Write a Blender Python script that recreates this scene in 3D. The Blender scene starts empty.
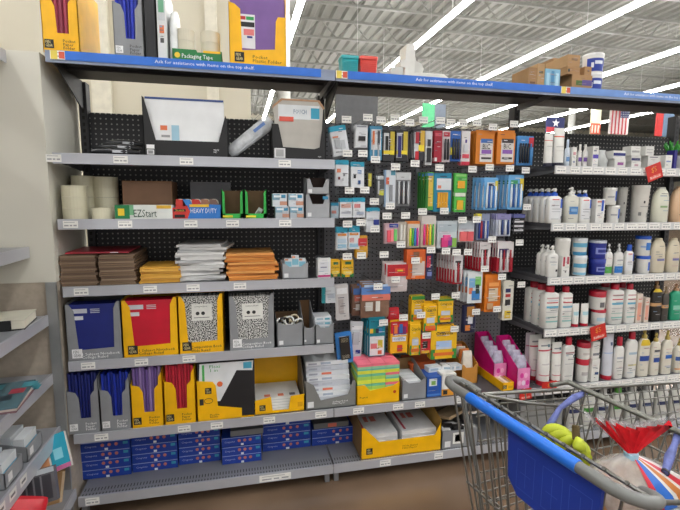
import bpy, math, random
from mathutils import Vector, Matrix

# ------------------------------------------------------------------ camera, world, exposure
FPX = 443.65
CAM = Vector((0.7632, -2.1291, 1.5))
YAW, PITCH, ROLL = 0.223495, 0.127486, 0.0062713
_fw = Vector((math.sin(YAW)*math.cos(PITCH), math.cos(YAW)*math.cos(PITCH), -math.sin(PITCH)))
_rt = Vector((math.cos(YAW), -math.sin(YAW), 0))
_up = _rt.cross(_fw)
_c, _s = math.cos(ROLL), math.sin(ROLL)
RT, UP = _c*_rt+_s*_up, -_s*_rt+_c*_up
sc = bpy.context.scene
cd = bpy.data.cameras.new('camera'); co = bpy.data.objects.new('camera', cd)
sc.collection.objects.link(co); sc.camera = co
cd.sensor_width = 36; cd.lens = FPX*36/680; cd.clip_start = .02; cd.clip_end = 300
M = Matrix((( RT.x, UP.x, -_fw.x), (RT.y, UP.y, -_fw.y), (RT.z, UP.z, -_fw.z))).to_4x4()
M.translation = CAM; co.matrix_world = M
sc.view_settings.view_transform = 'Standard'; sc.view_settings.look = 'None'
sc.view_settings.gamma = 1; sc.view_settings.use_curve_mapping = False
sc.view_settings.exposure = 0.16
w = bpy.data.worlds.new('world'); sc.world = w; w.use_nodes = True
w.node_tree.nodes['Background'].inputs[0].default_value = (1.0, .985, .95, 1)
w.node_tree.nodes['Background'].inputs[1].default_value = .72
LAMP_STRENGTH = 38.0
ORD = ("first second third fourth fifth sixth seventh eighth ninth tenth eleventh twelfth thirteenth fourteenth").split()

def ray(px, py): return RT*((px-340)/FPX) - UP*((py-255)/FPX) + _fw
def PY(px, py, y):
    d = ray(px, py); return CAM + d*((y-CAM.y)/d.y)
def PZ(px, py, z):
    d = ray(px, py); return CAM + d*((z-CAM.z)/d.z)
W, D = 1.22, 0.40
R = random.Random(7)

# ------------------------------------------------------------------ materials
def s2l(c): return c/12.92 if c <= .04045 else ((c+.055)/1.055)**2.4
def rgb(h):
    h = h.lstrip('#'); return tuple(s2l(int(h[i:i+2], 16)/255) for i in (0, 2, 4))+(1,)
MC = {}
def mat(h, rough=.5, metal=0, var=.07, scale=14, kind=None, emit=0):
    key = (h, rough, metal, var, scale, kind, emit)
    if key in MC: return MC[key]
    m = bpy.data.materials.new('%s_%s' % (kind or 'paint', h.strip('#'))); m.use_nodes = True
    nt = m.node_tree; N = nt.nodes; L = nt.links; b = N['Principled BSDF']
    c = rgb(h)
    tc = N.new('ShaderNodeTexCoord')
    nz = N.new('ShaderNodeTexNoise'); nz.inputs['Scale'].default_value = scale; nz.inputs['Detail'].default_value = 2
    L.new(tc.outputs['Object'], nz.inputs['Vector'])
    cr = N.new('ShaderNodeValToRGB')
    cr.color_ramp.elements[0].position = .3; cr.color_ramp.elements[1].position = .7
    cr.color_ramp.elements[0].color = tuple(max(0, x*(1-var)) for x in c[:3])+(1,)
    cr.color_ramp.elements[1].color = tuple(min(1, x*(1+var)) for x in c[:3])+(1,)
    L.new(nz.outputs['Fac'], cr.inputs['Fac']); L.new(cr.outputs['Color'], b.inputs['Base Color'])
    b.inputs['Roughness'].default_value = rough; b.inputs['Metallic'].default_value = metal
    if kind == 'clear':
        b.inputs['Roughness'].default_value = .12
        tr = N.new('ShaderNodeBsdfTransparent'); mx = N.new('ShaderNodeMixShader')
        mr = N.new('ShaderNodeMapRange'); nz.inputs['Scale'].default_value = scale; nz.inputs['Detail'].default_value = 4
        mr.inputs['From Min'].default_value = .35; mr.inputs['From Max'].default_value = .7
        mr.inputs['To Min'].default_value = rough; mr.inputs['To Max'].default_value = min(1, rough+.3)
        bp = N.new('ShaderNodeBump'); bp.inputs['Strength'].default_value = .8; bp.inputs['Distance'].default_value = .01
        L.new(nz.outputs['Fac'], bp.inputs['Height']); L.new(bp.outputs[0], b.inputs['Normal'])
        L.new(nz.outputs['Fac'], mr.inputs['Value']); L.new(mr.outputs[0], mx.inputs[0])
        L.new(tr.outputs[0], mx.inputs[1]); L.new(b.outputs[0], mx.inputs[2])
        L.new(mx.outputs[0], N['Material Output'].inputs[0])
    if kind == 'crinkle':
        bp = N.new('ShaderNodeBump'); bp.inputs['Strength'].default_value = .7; bp.inputs['Distance'].default_value = .006
        nz.inputs['Detail'].default_value = 5
        L.new(nz.outputs['Fac'], bp.inputs['Height']); L.new(bp.outputs[0], b.inputs['Normal'])
    if kind == 'marble':      # composition book cover
        vo = N.new('ShaderNodeTexNoise'); vo.inputs['Scale'].default_value = 185; vo.inputs['Detail'].default_value = 3
        L.new(tc.outputs['Object'], vo.inputs['Vector']); L.new(vo.outputs['Fac'], cr.inputs['Fac'])
        cr.color_ramp.interpolation = 'CONSTANT'; cr.color_ramp.elements[1].position = .5; cr.color_ramp.elements[0].position = 0
        cr.color_ramp.elements[0].color = rgb('1c1c1c'); cr.color_ramp.elements[1].color = rgb('d8d8d4')
    if kind in ('peg', 'pegwall'):
        sp = N.new('ShaderNodeSeparateXYZ'); L.new(tc.outputs['Object'], sp.inputs[0])
        fr = []
        for ax in ('X', 'Z'):
            mu = N.new('ShaderNodeMath'); mu.operation = 'MULTIPLY'; mu.inputs[1].default_value = 1/.0254
            L.new(sp.outputs[ax], mu.inputs[0])
            f2 = N.new('ShaderNodeMath'); f2.operation = 'FRACT'; L.new(mu.outputs[0], f2.inputs[0])
            sb = N.new('ShaderNodeMath'); sb.operation = 'SUBTRACT'; sb.inputs[1].default_value = .5; L.new(f2.outputs[0], sb.inputs[0])
            pw = N.new('ShaderNodeMath'); pw.operation = 'POWER'; pw.inputs[1].default_value = 2; L.new(sb.outputs[0], pw.inputs[0])
            fr.append(pw)
        ad = N.new('ShaderNodeMath'); ad.operation = 'ADD'; L.new(fr[0].outputs[0], ad.inputs[0]); L.new(fr[1].outputs[0], ad.inputs[1])
        lt = N.new('ShaderNodeMath'); lt.operation = 'LESS_THAN'; lt.inputs[1].default_value = .026; L.new(ad.outputs[0], lt.inputs[0])
        mx = N.new('ShaderNodeMix'); mx.data_type = 'RGBA'
        L.new(lt.outputs[0], mx.inputs[0]); L.new(cr.outputs['Color'], mx.inputs[6])
        mx.inputs[7].default_value = rgb('a9a9a4') if kind == 'peg' else rgb('1b1b1c')  # peg: brightness showing through the holes is put into pale dot colour
        L.new(mx.outputs[2], b.inputs['Base Color'])
    if kind == 'slots':       # punched slots of the base deck
        sp = N.new('ShaderNodeSeparateXYZ'); L.new(tc.outputs['Object'], sp.inputs[0])
        mu = N.new('ShaderNodeMath'); mu.operation = 'MULTIPLY'; mu.inputs[1].default_value = 1/.0145; L.new(sp.outputs['X'], mu.inputs[0])
        f2 = N.new('ShaderNodeMath'); f2.operation = 'FRACT'; L.new(mu.outputs[0], f2.inputs[0])
        lt = N.new('ShaderNodeMath'); lt.operation = 'LESS_THAN'; lt.inputs[1].default_value = .32; L.new(f2.outputs[0], lt.inputs[0])
        mu2 = N.new('ShaderNodeMath'); mu2.operation = 'MULTIPLY'; mu2.inputs[1].default_value = 1/.04; L.new(sp.outputs['Y'], mu2.inputs[0])
        f3 = N.new('ShaderNodeMath'); f3.operation = 'FRACT'; L.new(mu2.outputs[0], f3.inputs[0])
        l2 = N.new('ShaderNodeMath'); l2.operation = 'LESS_THAN'; l2.inputs[1].default_value = .6; L.new(f3.outputs[0], l2.inputs[0])
        l3 = N.new('ShaderNodeMath'); l3.operation = 'LESS_THAN'; l3.inputs[1].default_value = .08; L.new(sp.outputs['Y'], l3.inputs[0])
        a1 = N.new('ShaderNodeMath'); a1.operation = 'MULTIPLY'; L.new(lt.outputs[0], a1.inputs[0]); L.new(l2.outputs[0], a1.inputs[1])
        a2 = N.new('ShaderNodeMath'); a2.operation = 'MULTIPLY'; L.new(a1.outputs[0], a2.inputs[0]); L.new(l3.outputs[0], a2.inputs[1])
        mx = N.new('ShaderNodeMix'); mx.data_type = 'RGBA'
        L.new(a2.outputs[0], mx.inputs[0]); L.new(cr.outputs['Color'], mx.inputs[6]); mx.inputs[7].default_value = rgb('3a3a3d')
        L.new(mx.outputs[2], b.inputs['Base Color'])
    if emit:
        L.new(cr.outputs['Color'], b.inputs['Emission Color']); b.inputs['Emission Strength'].default_value = emit
    MC[key] = m
    return m
def clear(h='e8ecee', a=.25): return mat(h, a, 0, .05, 25, 'clear')

# ------------------------------------------------------------------ mesh builder
TXT = {}
def text_data(s):
    if s in TXT: return TXT[s]
    cu = bpy.data.curves.new('t', 'FONT'); cu.body = s; cu.resolution_u = 1; cu.space_line = .85
    o = bpy.data.objects.new('t', cu)
    me = bpy.data.meshes.new_from_object(o)
    v = [tuple(x.co[:2]) for x in me.vertices]; f = [tuple(p.vertices) for p in me.polygons]
    bpy.data.objects.remove(o); bpy.data.curves.remove(cu); bpy.data.meshes.remove(me)
    x0 = min(a for a, b in v); x1 = max(a for a, b in v); y0 = min(b for a, b in v); y1 = max(b for a, b in v)
    TXT[s] = ([((a-x0)/(x1-x0), (b-y0)/(y1-y0)) for a, b in v], f)
    return TXT[s]

class MB:
    def __init__(s): s.v = []; s.f = []; s.m = []; s.ms = []; s.sm = []
    def mi(s, m):
        if isinstance(m, str): m = mat(m)
        if m not in s.ms: s.ms.append(m)
        return s.ms.index(m)
    def add(s, vs, fs, m, smooth=False):
        o = len(s.v); i = s.mi(m); s.v += [tuple(p) for p in vs]
        for f in fs: s.f.append(tuple(o+k for k in f)); s.m.append(i); s.sm.append(smooth)
        return s
    def box(s, x0, x1, y0, y1, z0, z1, m):
        vs = [(x, y, z) for z in (z0, z1) for x, y in ((x0, y0), (x1, y0), (x1, y1), (x0, y1))]
        return s.add(vs, [(3, 2, 1, 0), (4, 5, 6, 7), (0, 1, 5, 4), (1, 2, 6, 5), (2, 3, 7, 6), (3, 0, 4, 7)], m)
    def rect(s, x0, x1, z0, z1, y, m):
        return s.add([(x0, y, z0), (x1, y, z0), (x1, y, z1), (x0, y, z1)], [(0, 1, 2, 3)], m)
    def prism(s, poly, ax, a0, a1, m):
        # ax 'y': poly in (x,z); 'x': poly in (y,z); 'z': poly in (x,y)
        def P(p, a): return {'y': (p[0], a, p[1]), 'x': (a, p[0], p[1]), 'z': (p[0], p[1], a)}[ax]
        n = len(poly)
        return s.add([P(p, a0) for p in poly]+[P(p, a1) for p in poly],
                     [tuple(range(n)), tuple(range(2*n-1, n-1, -1))]+[(i, i+n, (i+1) % n+n, (i+1) % n) for i in range(n)], m)
    def loft(s, rings, m, cap=True, smooth=True):
        n = len(rings[0]); vs = [p for r in rings for p in r]; fs = []
        for k in range(len(rings)-1):
            for i in range(n): fs.append((k*n+i, k*n+(i+1) % n, (k+1)*n+(i+1) % n, (k+1)*n+i))
        s.add(vs, fs, m, smooth)
        if cap:
            s.add(rings[0], [tuple(range(n-1, -1, -1))], m); s.add(rings[-1], [tuple(range(n))], m)
        return s
    def tube(s, pts, r, m, n=6, closed=False):
        pts = [Vector(p) for p in pts]; rings = []
        for i, p in enumerate(pts):
            a = pts[i-1] if (i or closed) else p; b = pts[(i+1) % len(pts)] if (i+1 < len(pts) or closed) else p
            t = (b-a).normalized() if (b-a).length > 1e-9 else Vector((0, 0, 1))
            q = Vector((0, 0, 1)) if abs(t.z) < .95 else Vector((1, 0, 0))
            u = t.cross(q).normalized(); v = t.cross(u)
            rr = r[i] if isinstance(r, (list, tuple)) else r
            rings.append([p+u*rr*math.cos(2*math.pi*k/n)-v*rr*math.sin(2*math.pi*k/n) for k in range(n)])
        if closed: rings.append(rings[0])
        return s.loft(rings, m, cap=not closed)
    def se(s, prof, m, e=2, n=20, cx=0, cy=0, cap=True):
        """superellipse loft: prof = [(z, rx, ry)]"""
        return s.loft([ring(z, rx, ry, e, n, cx, cy) for z, rx, ry in prof], m, cap)
    def text(s, t, x, z, h, y, m, wmax=None, align='c'):
        v, f = text_data(t); lines = t.count('\n')+1
        H = h*lines*1.05; asp = .62*max(len(q) for q in t.split('\n'))*h
        wd = min(asp, wmax) if wmax else asp
        x0 = x-wd/2 if align == 'c' else x
        return s.add([(x0+a*wd, y, z-H/2+b*H) for a, b in v], f, m)
    def build(s, name, parent=None, loc=(0, 0, 0), rot=None):
        me = bpy.data.meshes.new(name); me.from_pydata(s.v, [], s.f)
        for m in s.ms: me.materials.append(m)
        me.polygons.foreach_set('material_index', s.m); me.polygons.foreach_set('use_smooth', s.sm)
        me.update()
        o = bpy.data.objects.new(name, me); sc.collection.objects.link(o)
        o.location = loc
        if rot: o.rotation_euler = rot
        if parent: o.parent = parent
        return o
def spw(c, e): return math.copysign(abs(c)**(2/e), c)
def ring(z, rx, ry, e=2, n=20, cx=0, cy=0):
    return [(cx+rx*spw(math.cos(2*math.pi*k/n), e), cy+ry*spw(math.sin(2*math.pi*k/n), e), z) for k in range(n)]
def patch(mb, prof, e, a0, a1, z0, z1, m, off=.0008, n=8, cy=0):
    """a label following the front of a lofted body; angles from -90 (front)"""
    zs = sorted(set([z0, z1]+[p[0] for p in prof if z0 < p[0] < z1])); rows = []
    def rad(z):
        for (za, xa, ya), (zb, xb, yb) in zip(prof, prof[1:]):
            if za <= z <= zb:
                t = (z-za)/(zb-za) if zb > za else 0; return xa+(xb-xa)*t, ya+(yb-ya)*t
        return prof[-1][1:]
    for z in zs:
        rx, ry = rad(z)
        rows.append([((rx+off)*spw(math.cos(math.radians(-90+a0+(a1-a0)*i/n)), e), cy+(ry+off)*spw(math.sin(math.radians(-90+a0+(a1-a0)*i/n)), e), z) for i in range(n+1)])
    vs = [p for r in rows for p in r]
    fs = [(k*(n+1)+i, k*(n+1)+i+1, (k+1)*(n+1)+i+1, (k+1)*(n+1)+i) for k in range(len(rows)-1) for i in range(n)]
    mb.add(vs, fs, m, True)

CL_ = ('9a9aa0', '6a6a70', 'b9b9be', 'c8a0a0', '8aa4bc', '4a4a50')
def clutter(mb, x0, x1, z0, z1, y, n, seed, cols=CL_):
    r = random.Random(seed); w = x1-x0; h = z1-z0
    for k in range(n):
        a = x0+w*r.uniform(.06, .6); c_ = min(x1-w*.05, a+w*r.uniform(.15, .5)); z = z0+h*r.uniform(.05, .9); t_ = h*r.uniform(.008, .022)
        mb.rect(a, c_, z, z+t_, y-.00004*k, r.choice(cols))
def tag(o, label=None, cat=None, group=None, kind=None):
    if label: o['label'] = label
    if cat: o['category'] = cat
    if group: o['group'] = group
    if kind: o['kind'] = kind
    return o
def thing(name, label, cat, loc=(0, 0, 0), rz=0, group=None, rot=None):
    o = bpy.data.objects.new(name, None); sc.collection.objects.link(o)
    o.empty_display_size = .05
    o.location = loc; o.rotation_euler = rot or (0, 0, rz)
    return tag(o, label, cat, group)
def copy_thing(root, loc, rz=None, label=None, group=None, rot=None):
    kids = {}
    for o in KIDS(root): kids.setdefault(o.parent.name, []).append(o)
    def rec(o, par):
        c = o.copy(); sc.collection.objects.link(c)
        if par: c.parent = par
        for k in kids.get(o.name, []): rec(k, c)
        return c
    c = rec(root, None); c.location = loc
    if rz is not None: c.rotation_euler = (0, 0, rz)
    if rot: c.rotation_euler = rot
    return tag(c, label, None, group)
def KIDS(root):
    out = []
    for c in root.children: out.append(c); out += KIDS(c)
    return out
def struct(mb, name, loc=(0, 0, 0)): return tag(mb.build(name, None, loc), kind='structure')

# ------------------------------------------------------------------ setting
WHITE = 'e9e9e6'
b = MB()
b.add([(-8, -9, 0), (45, -9, 0), (45, 60, 0), (-8, 60, 0)], [(0, 1, 2, 3)], mat('75604e', .22, 0, .22, 2.2)); struct(b, 'floor')
# corrugated deck ceiling, ribs along Y
b = MB(); x = -8.0; mc = mat('86867f', .6, .0, .06, 1)
while x < 45:
    p = [(x, 7.6), (x+.12, 7.6), (x+.17, 7.5), (x+.33, 7.5), (x+.38, 7.6)]
    for (xa, za), (xb, zb) in zip(p, p[1:]):
        b.add([(xa, -9, za), (xb, -9, zb), (xb, 60, zb), (xa, 60, za)], [(0, 1, 2, 3)], mc)
    x += .38
struct(b, 'ceiling')
# store walls
b = MB(); b.box(-8, 45, 32, 32.2, 0, 7.6, mat('cdc8b6', .7)); struct(b, 'wall_far')
b = MB(); b.box(45, 45.2, -9, 60, 0, 7.6, mat('c9c6ba', .7)); struct(b, 'wall_right')
b = MB(); b.box(-8.2, -8, -9, 60, 0, 7.6, mat('c9c6ba', .7)); struct(b, 'wall_left')
# beige room wall standing behind the shelving, with pilasters
xe = PY(250, 60, 3.0).x; mw = mat('cfc8b4', .75, 0, .03, 2)
b = MB(); b.box(-8, xe, 3.0, 3.15, 0, 7.55, mw)
for px, wd in ((100, .09), (212, .06)):
    xx = PY(px, 60, 2.95).x; b.box(xx-wd, xx+wd, 2.93, 3.0, 0, 7.55, mat('dcd6c4', .7))
struct(b, 'wall_back')
# partition block closing the run: cream above, tan below
b = MB()
b.box(-1.6, -.02, 0, .42, 1.13, 2.085, mat('d9d6c9', .6, 0, .03, 3))
b.box(-1.6, -.02, .003, .42, 0, 1.13, mat('b3a797', .7, 0, .08, 40))
b.box(-.06, -.02, -.012, .003, 0, 1.13, mat('a2a4a3', .35, .6))
struct(b, 'wall_side')

def joist(y, label):
    t = thing('roof_joist', label, 'joist', (0, y, 0), group='roof joists')
    m = mat('8a8a84', .6)
    b = MB(); b.box(-8, 45, -.05, .05, 7.32, 7.4, m); b.box(-8, 45, -.05, .05, 6.78, 6.84, m); b.build('chord', t)
    b = MB(); x = -8.0
    while x < 45:
        b.tube([(x, 0, 6.81), (x+.55, 0, 7.35), (x+1.1, 0, 6.81)], .022, m, 4); x += 1.1
    b.build('web', t); return t
j0 = joist(6.0, 'long grey steel truss under the roof deck, first one out from the shelves')
for k, y in enumerate((8.2, 10.6, 13.2, 16.2, 20, 25, 30)):
    copy_thing(j0, (0, y, 0), label='long grey steel truss under the roof deck, %s one out from the shelves' % ORD[k+1])
# white steel columns
for i, (px, py, y, r, lb) in enumerate(((283, 10, 9, .16, 'white round column above the purple folder carton'),
                             (572, 118, 22, .2, 'pale column seen beyond the peg wall between the two flags'))):
    p = PY(px, py, y); b = MB(); b.tube([(0, 0, 0), (0, 0, 7.5)], r, mat('dcdcd6', .5), 14)
    tag(b.build('store_column', None, (p.x, y, 0)), lb, 'column')

# ceiling light strips, running away from the camera
def strip(x, z, y0, y1, label):
    t = thing('strip_light', label, 'ceiling light', (x, 0, z))
    b = MB(); b.box(-.012, .012, y0, y1, -.01, .10, mat('d8d8d4', .5)); b.build('housing', t)
    b = MB()
    y = y0
    while y < y1-.1:
        b.box(-.065, -.012, y+.03, min(y+2.4, y1)-.03, -.015, .02, LM); b.box(.012, .065, y+.03, min(y+2.4, y1)-.03, -.015, .02, LM); y += 2.4
    b.build('tube', t)
    b = MB(); y = y0+1
    while y < min(y1, 30): b.tube([(0, y, .1), (0, y, 1.4)], .008, mat('b5b5b0'), 4); y += 4.8
    b.build('hanger', t)
LM = mat('ffffff', .5, 0, 0, 1, 'lamp', LAMP_STRENGTH)
for x, z, lb in ((-4.95, 5.5, 'white tube light row high above the shelves by the side wall'),
                 (-1.5, 5.5, 'white tube light row over the cream partition'),
                 (2.1, 5.5, 'white tube light row beside the purple folder carton'),
                 (5.42, 5.5, 'white tube light row rising above the pale machine'),
                 (8.88, 5.5, 'white tube light row passing over the brown cartons'),
                 (12.4, 5.5, 'white tube light row meeting the white tubs on the top shelf'),
                 (15.9, 5.5, 'white tube light row low over the flags'),
                 (19.4, 5.5, 'white tube light row low over the lotion bay')):
    strip(x, z, (-8 if x < 13 else 2), (2.8 if x < .9 else 31.5), lb)
# ------------------------------------------------------------------ shelving
GREY = mat('a3a5ab', .42, .25, .04, 6); LIP = mat('bec0c7', .35, .3, .03, 6); DARK = mat('2c2c2f', .5, .1)
t = thing('gondola_frame', 'long dark steel gondola frame with punched back boards carrying all the shelves', 'shelving', (0, D, 0))
for i in range(3):
    k = ('peg', 'pegwall', 'peg')[i]; c = ('3b3b3e', '85858a', '353537')[i]
    b = MB(); b.box(.012, W-.012, 0, .02, .1, 1.92, mat(c, .6, 0, .06, 5, k)); b.build('back_board', t, (i*W, 0, 0))
for i in range(4):
    b = MB(); b.box(-.018, .018, -.03, .03, 0, 2.06, mat('3a3a3d', .5, .2))
    for k in range(60): b.box(-.006, .006, -.0306, -.03, .12+k*.032, .137+k*.032, mat('0c0c0d'))
    b.build('upright', t, (i*W-(0 if i else -.02), 0, 0))
b = MB(); b.box(0, 3*W, -.3, -.28, 0, .06, DARK); b.build('kick_plate', t)

def pricetag(par, x, z, y=-.003, w=.05, h=.03, name='price_tag', yel=False):
    b = MB(); b.box(-w/2, w/2, -.001, .001, -h/2, h/2, mat('f4f3ee', .5))
    for k, (a, c) in enumerate(((-.42, -.12), (-.05, .12), (.2, .42))): b.rect(a*w, c*w, -.25*h, -.05*h, -.0015, 'a9a9ad')
    b.rect(-.42*w, .3*w, .25*h, .33*h, -.0015, 'a9a9ac')
    if yel: b.rect(-w*.45, 0, -h/2, h/2, -.0016, 'e8d25a'); b.rect(.1*w, w*.48, -h*.4, h*.4, -.0017, 'd85a40')
    return b.build(name, par, (x, y, z))

def shelf(i, z, label, tags, x0=None, x1=None, lip=None, under=None, group=None, depth=D-.04, ntag=0, blue=None, back='5a5a5e', liph=.042):
    X = i*W if x0 is None else x0; w = (W if x1 is None else x1-X)
    t = thing('metal_shelf', label, 'shelf', (X, 0, z), group=group)
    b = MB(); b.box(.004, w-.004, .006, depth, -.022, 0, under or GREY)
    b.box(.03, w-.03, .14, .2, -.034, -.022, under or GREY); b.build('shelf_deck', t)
    b = MB(); b.box(.002, w-.002, -.002, .006, -liph, .003, lip or LIP); b.box(.002, w-.002, -.0035, -.002, -.004, .003, lip or LIP)
    b.build('price_channel', t)
    for s in (.008, w-.012):
        b = MB(); b.prism([(.01, -.022), (depth-.002, -.022), (depth-.002, -.055), (depth-.05, -.055), (.03, -.035)], 'x', s, s+.004, mat('77787c', .45, .2)); b.build('bracket', t)
    for px in tags: pricetag(t, PY(px, 200, 0).x-X, -.02, w=.058, h=.031)
    for k in range(ntag):
        pricetag(t, (k+.5)*w/ntag+R.uniform(-.01, .01), -.0195, w=w/ntag*R.uniform(.7, .93), h=.034)
    return t
ZT, Z1, Z2, Z3, Z4, Z5, ZB = 2.092, 1.68, 1.40, 1.103, .762, .415, .105
C1, C2, C3, C4 = 1.68, 1.368, 1.064, .762
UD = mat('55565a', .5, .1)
# top shelf
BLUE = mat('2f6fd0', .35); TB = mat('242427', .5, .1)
for i, lb in enumerate(('dark top shelf with bright blue strip over the folder cartons', 'dark top shelf with blue strip over the hanging packs',
                        'dark top shelf with pale blue strip over the lotion shelves')):
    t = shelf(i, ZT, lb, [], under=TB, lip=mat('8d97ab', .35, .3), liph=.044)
    b = MB(); b.box(.06, W-(.07 if i == 0 else .0), -.006, -.0035, -.033, .003, BLUE if i < 2 else mat('6f96d6', .3))
    for s in (0,):
        b.text('Ask for assistance with items on the top shelf.', W*(.52 if i == 0 else .5), -.016, .017, -.0066, mat('f2f5fa'), .42)
    b.build('blue_strip', t)
    pricetag(t, .028 if i else .05, -.016, y=-.007, w=.055, h=.034, yel=True)
    b = MB()
    if i < 2: b.prism([(.02, -.03), (.36, -.03), (.36, -.16), (.33, -.16)], 'x', .0, .006, DARK)
    if i < 2: b.build('bracket', t, (.02, 0, 0))
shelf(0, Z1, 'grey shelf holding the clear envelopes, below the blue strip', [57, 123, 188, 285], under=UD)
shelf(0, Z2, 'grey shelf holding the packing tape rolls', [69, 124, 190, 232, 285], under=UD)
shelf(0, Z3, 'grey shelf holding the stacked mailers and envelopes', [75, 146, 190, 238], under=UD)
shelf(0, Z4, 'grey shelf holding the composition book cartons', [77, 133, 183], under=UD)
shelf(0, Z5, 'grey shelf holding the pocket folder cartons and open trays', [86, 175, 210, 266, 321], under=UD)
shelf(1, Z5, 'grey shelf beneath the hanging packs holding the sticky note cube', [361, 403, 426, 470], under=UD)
CL = mat('d5d6d6', .35, .1)
for z, lb, n in ((C1, 'pale edged shelf holding the small hand creams, top of the lotion bay', 15), (C2, 'pale edged shelf holding the blue pump lotions and grey tubs', 15),
              (C3, 'pale edged shelf holding the navy cream jars', 15), (C4, 'pale edged shelf holding the red capped lotions and dark bottles', 15),
              (Z5, 'pale edged shelf holding the red capped tubes, just above the cart', 15)):
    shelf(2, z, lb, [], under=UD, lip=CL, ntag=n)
def base(i, lb, tags):
    t = thing('base_deck', lb, 'shelf', (i*W, -.0, ZB))
    b = MB(); b.box(.004, W-.004, .006, D-.04, -.02, 0, mat('8f9094', .4, .2, .05, 6, 'slots')); b.build('deck_plate', t)
    b = MB(); b.box(.002, W-.002, -.004, .006, -.045, .002, LIP); b.build('price_channel', t)
    for s in (.02, W-.03):
        b = MB(); b.box(s-.012, s+.012, .02, .05, -.105, -.045, mat('8c8d90', .4, .3)); b.build('leg', t)
    for px, wd in tags: pricetag(t, PY(px, 460, 0).x-i*W, -.022, y=-.006, w=wd, h=.034)
base(0, 'low slotted grey deck carrying the blue cartons', [(90, .06), (275, .16)])
base(1, 'low slotted grey deck carrying the printer paper tray', [(385, .06), (438, .05)])
base(2, 'low slotted grey deck seen through the shopping cart', [])

# ------------------------------------------------------------------ cartons
YEL = mat('f8ba00', .4); KRAFT = mat('8a6a4c', .8); CG = mat('8d8f92', .5)
LOGO = 'PEN\nGEAR'
def logo(b, x, z, s, y=-.0012, dark=True):
    b.rect(x-s/2, x+s/2, z-s/2, z+s/2, y, mat('1a1a1a') if dark else mat('f2f2f2'))
    b.text(LOGO, x, z, s*.34, y-.0005, mat('f0dc9a') if dark else mat('77797c'), s*.74)
CUT_T = [(0, 0), (1, 0), (1, .93), (.88, .83), (.86, .7), (.74, .63), (.72, .25), (.4, .25), (.37, .58), (.27, .68), (0, .72)]
CUT_U = [(0, 0), (1, 0), (1, 1), (.93, 1), (.87, .88), (.85, .2), (.2, .18), (.15, .85), (.07, .97), (0, .97)]
def frame_of(px0, py0, px1, py1, z, Y):
    ym = (py0+py1)/2; return PY(px0, ym, Y).x, PY(px1, ym, Y).x, PY((px0+px1)/2, py0, Y).z
def seen(x0, x1, Y, dr=1, boxy=0):
    """half width of a body of depth ratio DR whose outline spans x0..x1 on the plane y = Y"""
    th = math.atan2(abs((x0+x1)/2-CAM.x), Y-CAM.y); w = (x1-x0)/2; c_ = math.cos(th); s_ = math.sin(th)
    ell = w*c_/math.sqrt(c_*c_+dr*dr*s_*s_); bx = w*c_/(c_+dr*s_)
    return ell*(1-boxy)+bx*boxy
def carton(lab, box, z, Y, m, cut, depth=.26, txt=(), side=None, lg=True, dark=True, name='display_carton', back=1.0, inner=None):
    x0, x1, zt = frame_of(*box, z, Y); w = x1-x0; h = zt-z; T = .003
    t = thing(name, lab, 'display box', (x0, Y, z))
    inner = inner or m
    b = MB(); b.prism([(a*w, c*h) for a, c in cut], 'y', 0, T, m)
    sd = side or [(0, 0), (depth, 0), (depth, h*back), (0, h*min(back, cut[2][1] if cut is CUT_T else 1))]
    sl = list(sd)
    b.prism([(p, min(q, h*(cut[-1][1]) if p == 0 else q)) for p, q in sl], 'x', 0, T, m); b.prism(sl, 'x', w-T, w, m)
    b.box(T, w-T, depth-T, depth, 0, h*back, inner); b.box(T, w-T, T, depth-T, 0, T, inner); b.build('carton_shell', t)
    b = MB(); s = min(.042, w*.25)
    if lg: logo(b, w*.17 if lg is True else w*lg, h*.07+s*.35, s, dark=dark); b.build('logo_patch', t)
    for (st, fx, fz, fh, mx, cc) in txt:
        b = MB(); b.text(st, fx*w, fz*h, fh*1.25, -.0014, mat(cc), mx*w); b.build('printed_text', t)
    return t, x0, x1, w, h
def folders_side(x0, w, Y, z, h, depth, col, n, lab, grp, spread=.9):
    m = [mat(c, .4) for c in col]
    for k in range(n):
        X = x0+.008+(w*spread-.016)*k/(n-1)
        hh = h*R.uniform(.93, .985); b = MB(); mm = m[k % len(m)]
        th = w*spread/n*.47
        b.prism([(0, 0), (depth-.02, 0), (depth-.02, hh), (0, hh)], 'x', -th, th*.1, mm); b.prism([(.0, 0), (depth-.03, 0), (depth-.03, hh*.97), (0, hh*.97)], 'x', th*.2, th, mm)
        b.tube([(0, 0, .002), (0, 0, hh)], th*.9, mm, 6)
        o = b.build('pocket_folder', None, (X+th, Y+.008+R.uniform(0, .006), z+.004)); o.rotation_euler = (0, R.uniform(-.004, .004), 0)
        tag(o, lab+', %s spine along' % ORD[k], 'folder', grp)
def folders_front(x0, w, Y, z, h, n, m, name, lab, labb, grp, extra=None):
    for k in range(n-1, -1, -1):
        t = thing(name, lab if k == 0 else labb.replace(' behind the ', ', %s back, behind the ' % ORD[k]), 'notebook' if 'book' in name else 'folder', (x0+.006, Y+.006+k*.014, z+.004), group=grp)
        b = MB(); hh = h-.006-(.004 if k else 0)
        b.box(0, w-.012, 0, .008, 0, hh, m); b.build('cover', t)
        if 'note' in name or 'comp' in name:
            b = MB(); b.box(.002, w-.014, .0081, .0115, .002, hh-.002, mat('efeee8')); b.build('pages', t)
        if k == 0 and extra: extra(t, w-.012, hh)
# ------------------------------------------------------------------ folder cartons, bay one
TD = '2a2a2a'; TW = 'f4f4f4'
F3 = 'Pocket\nPaper\nFolder'
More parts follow.
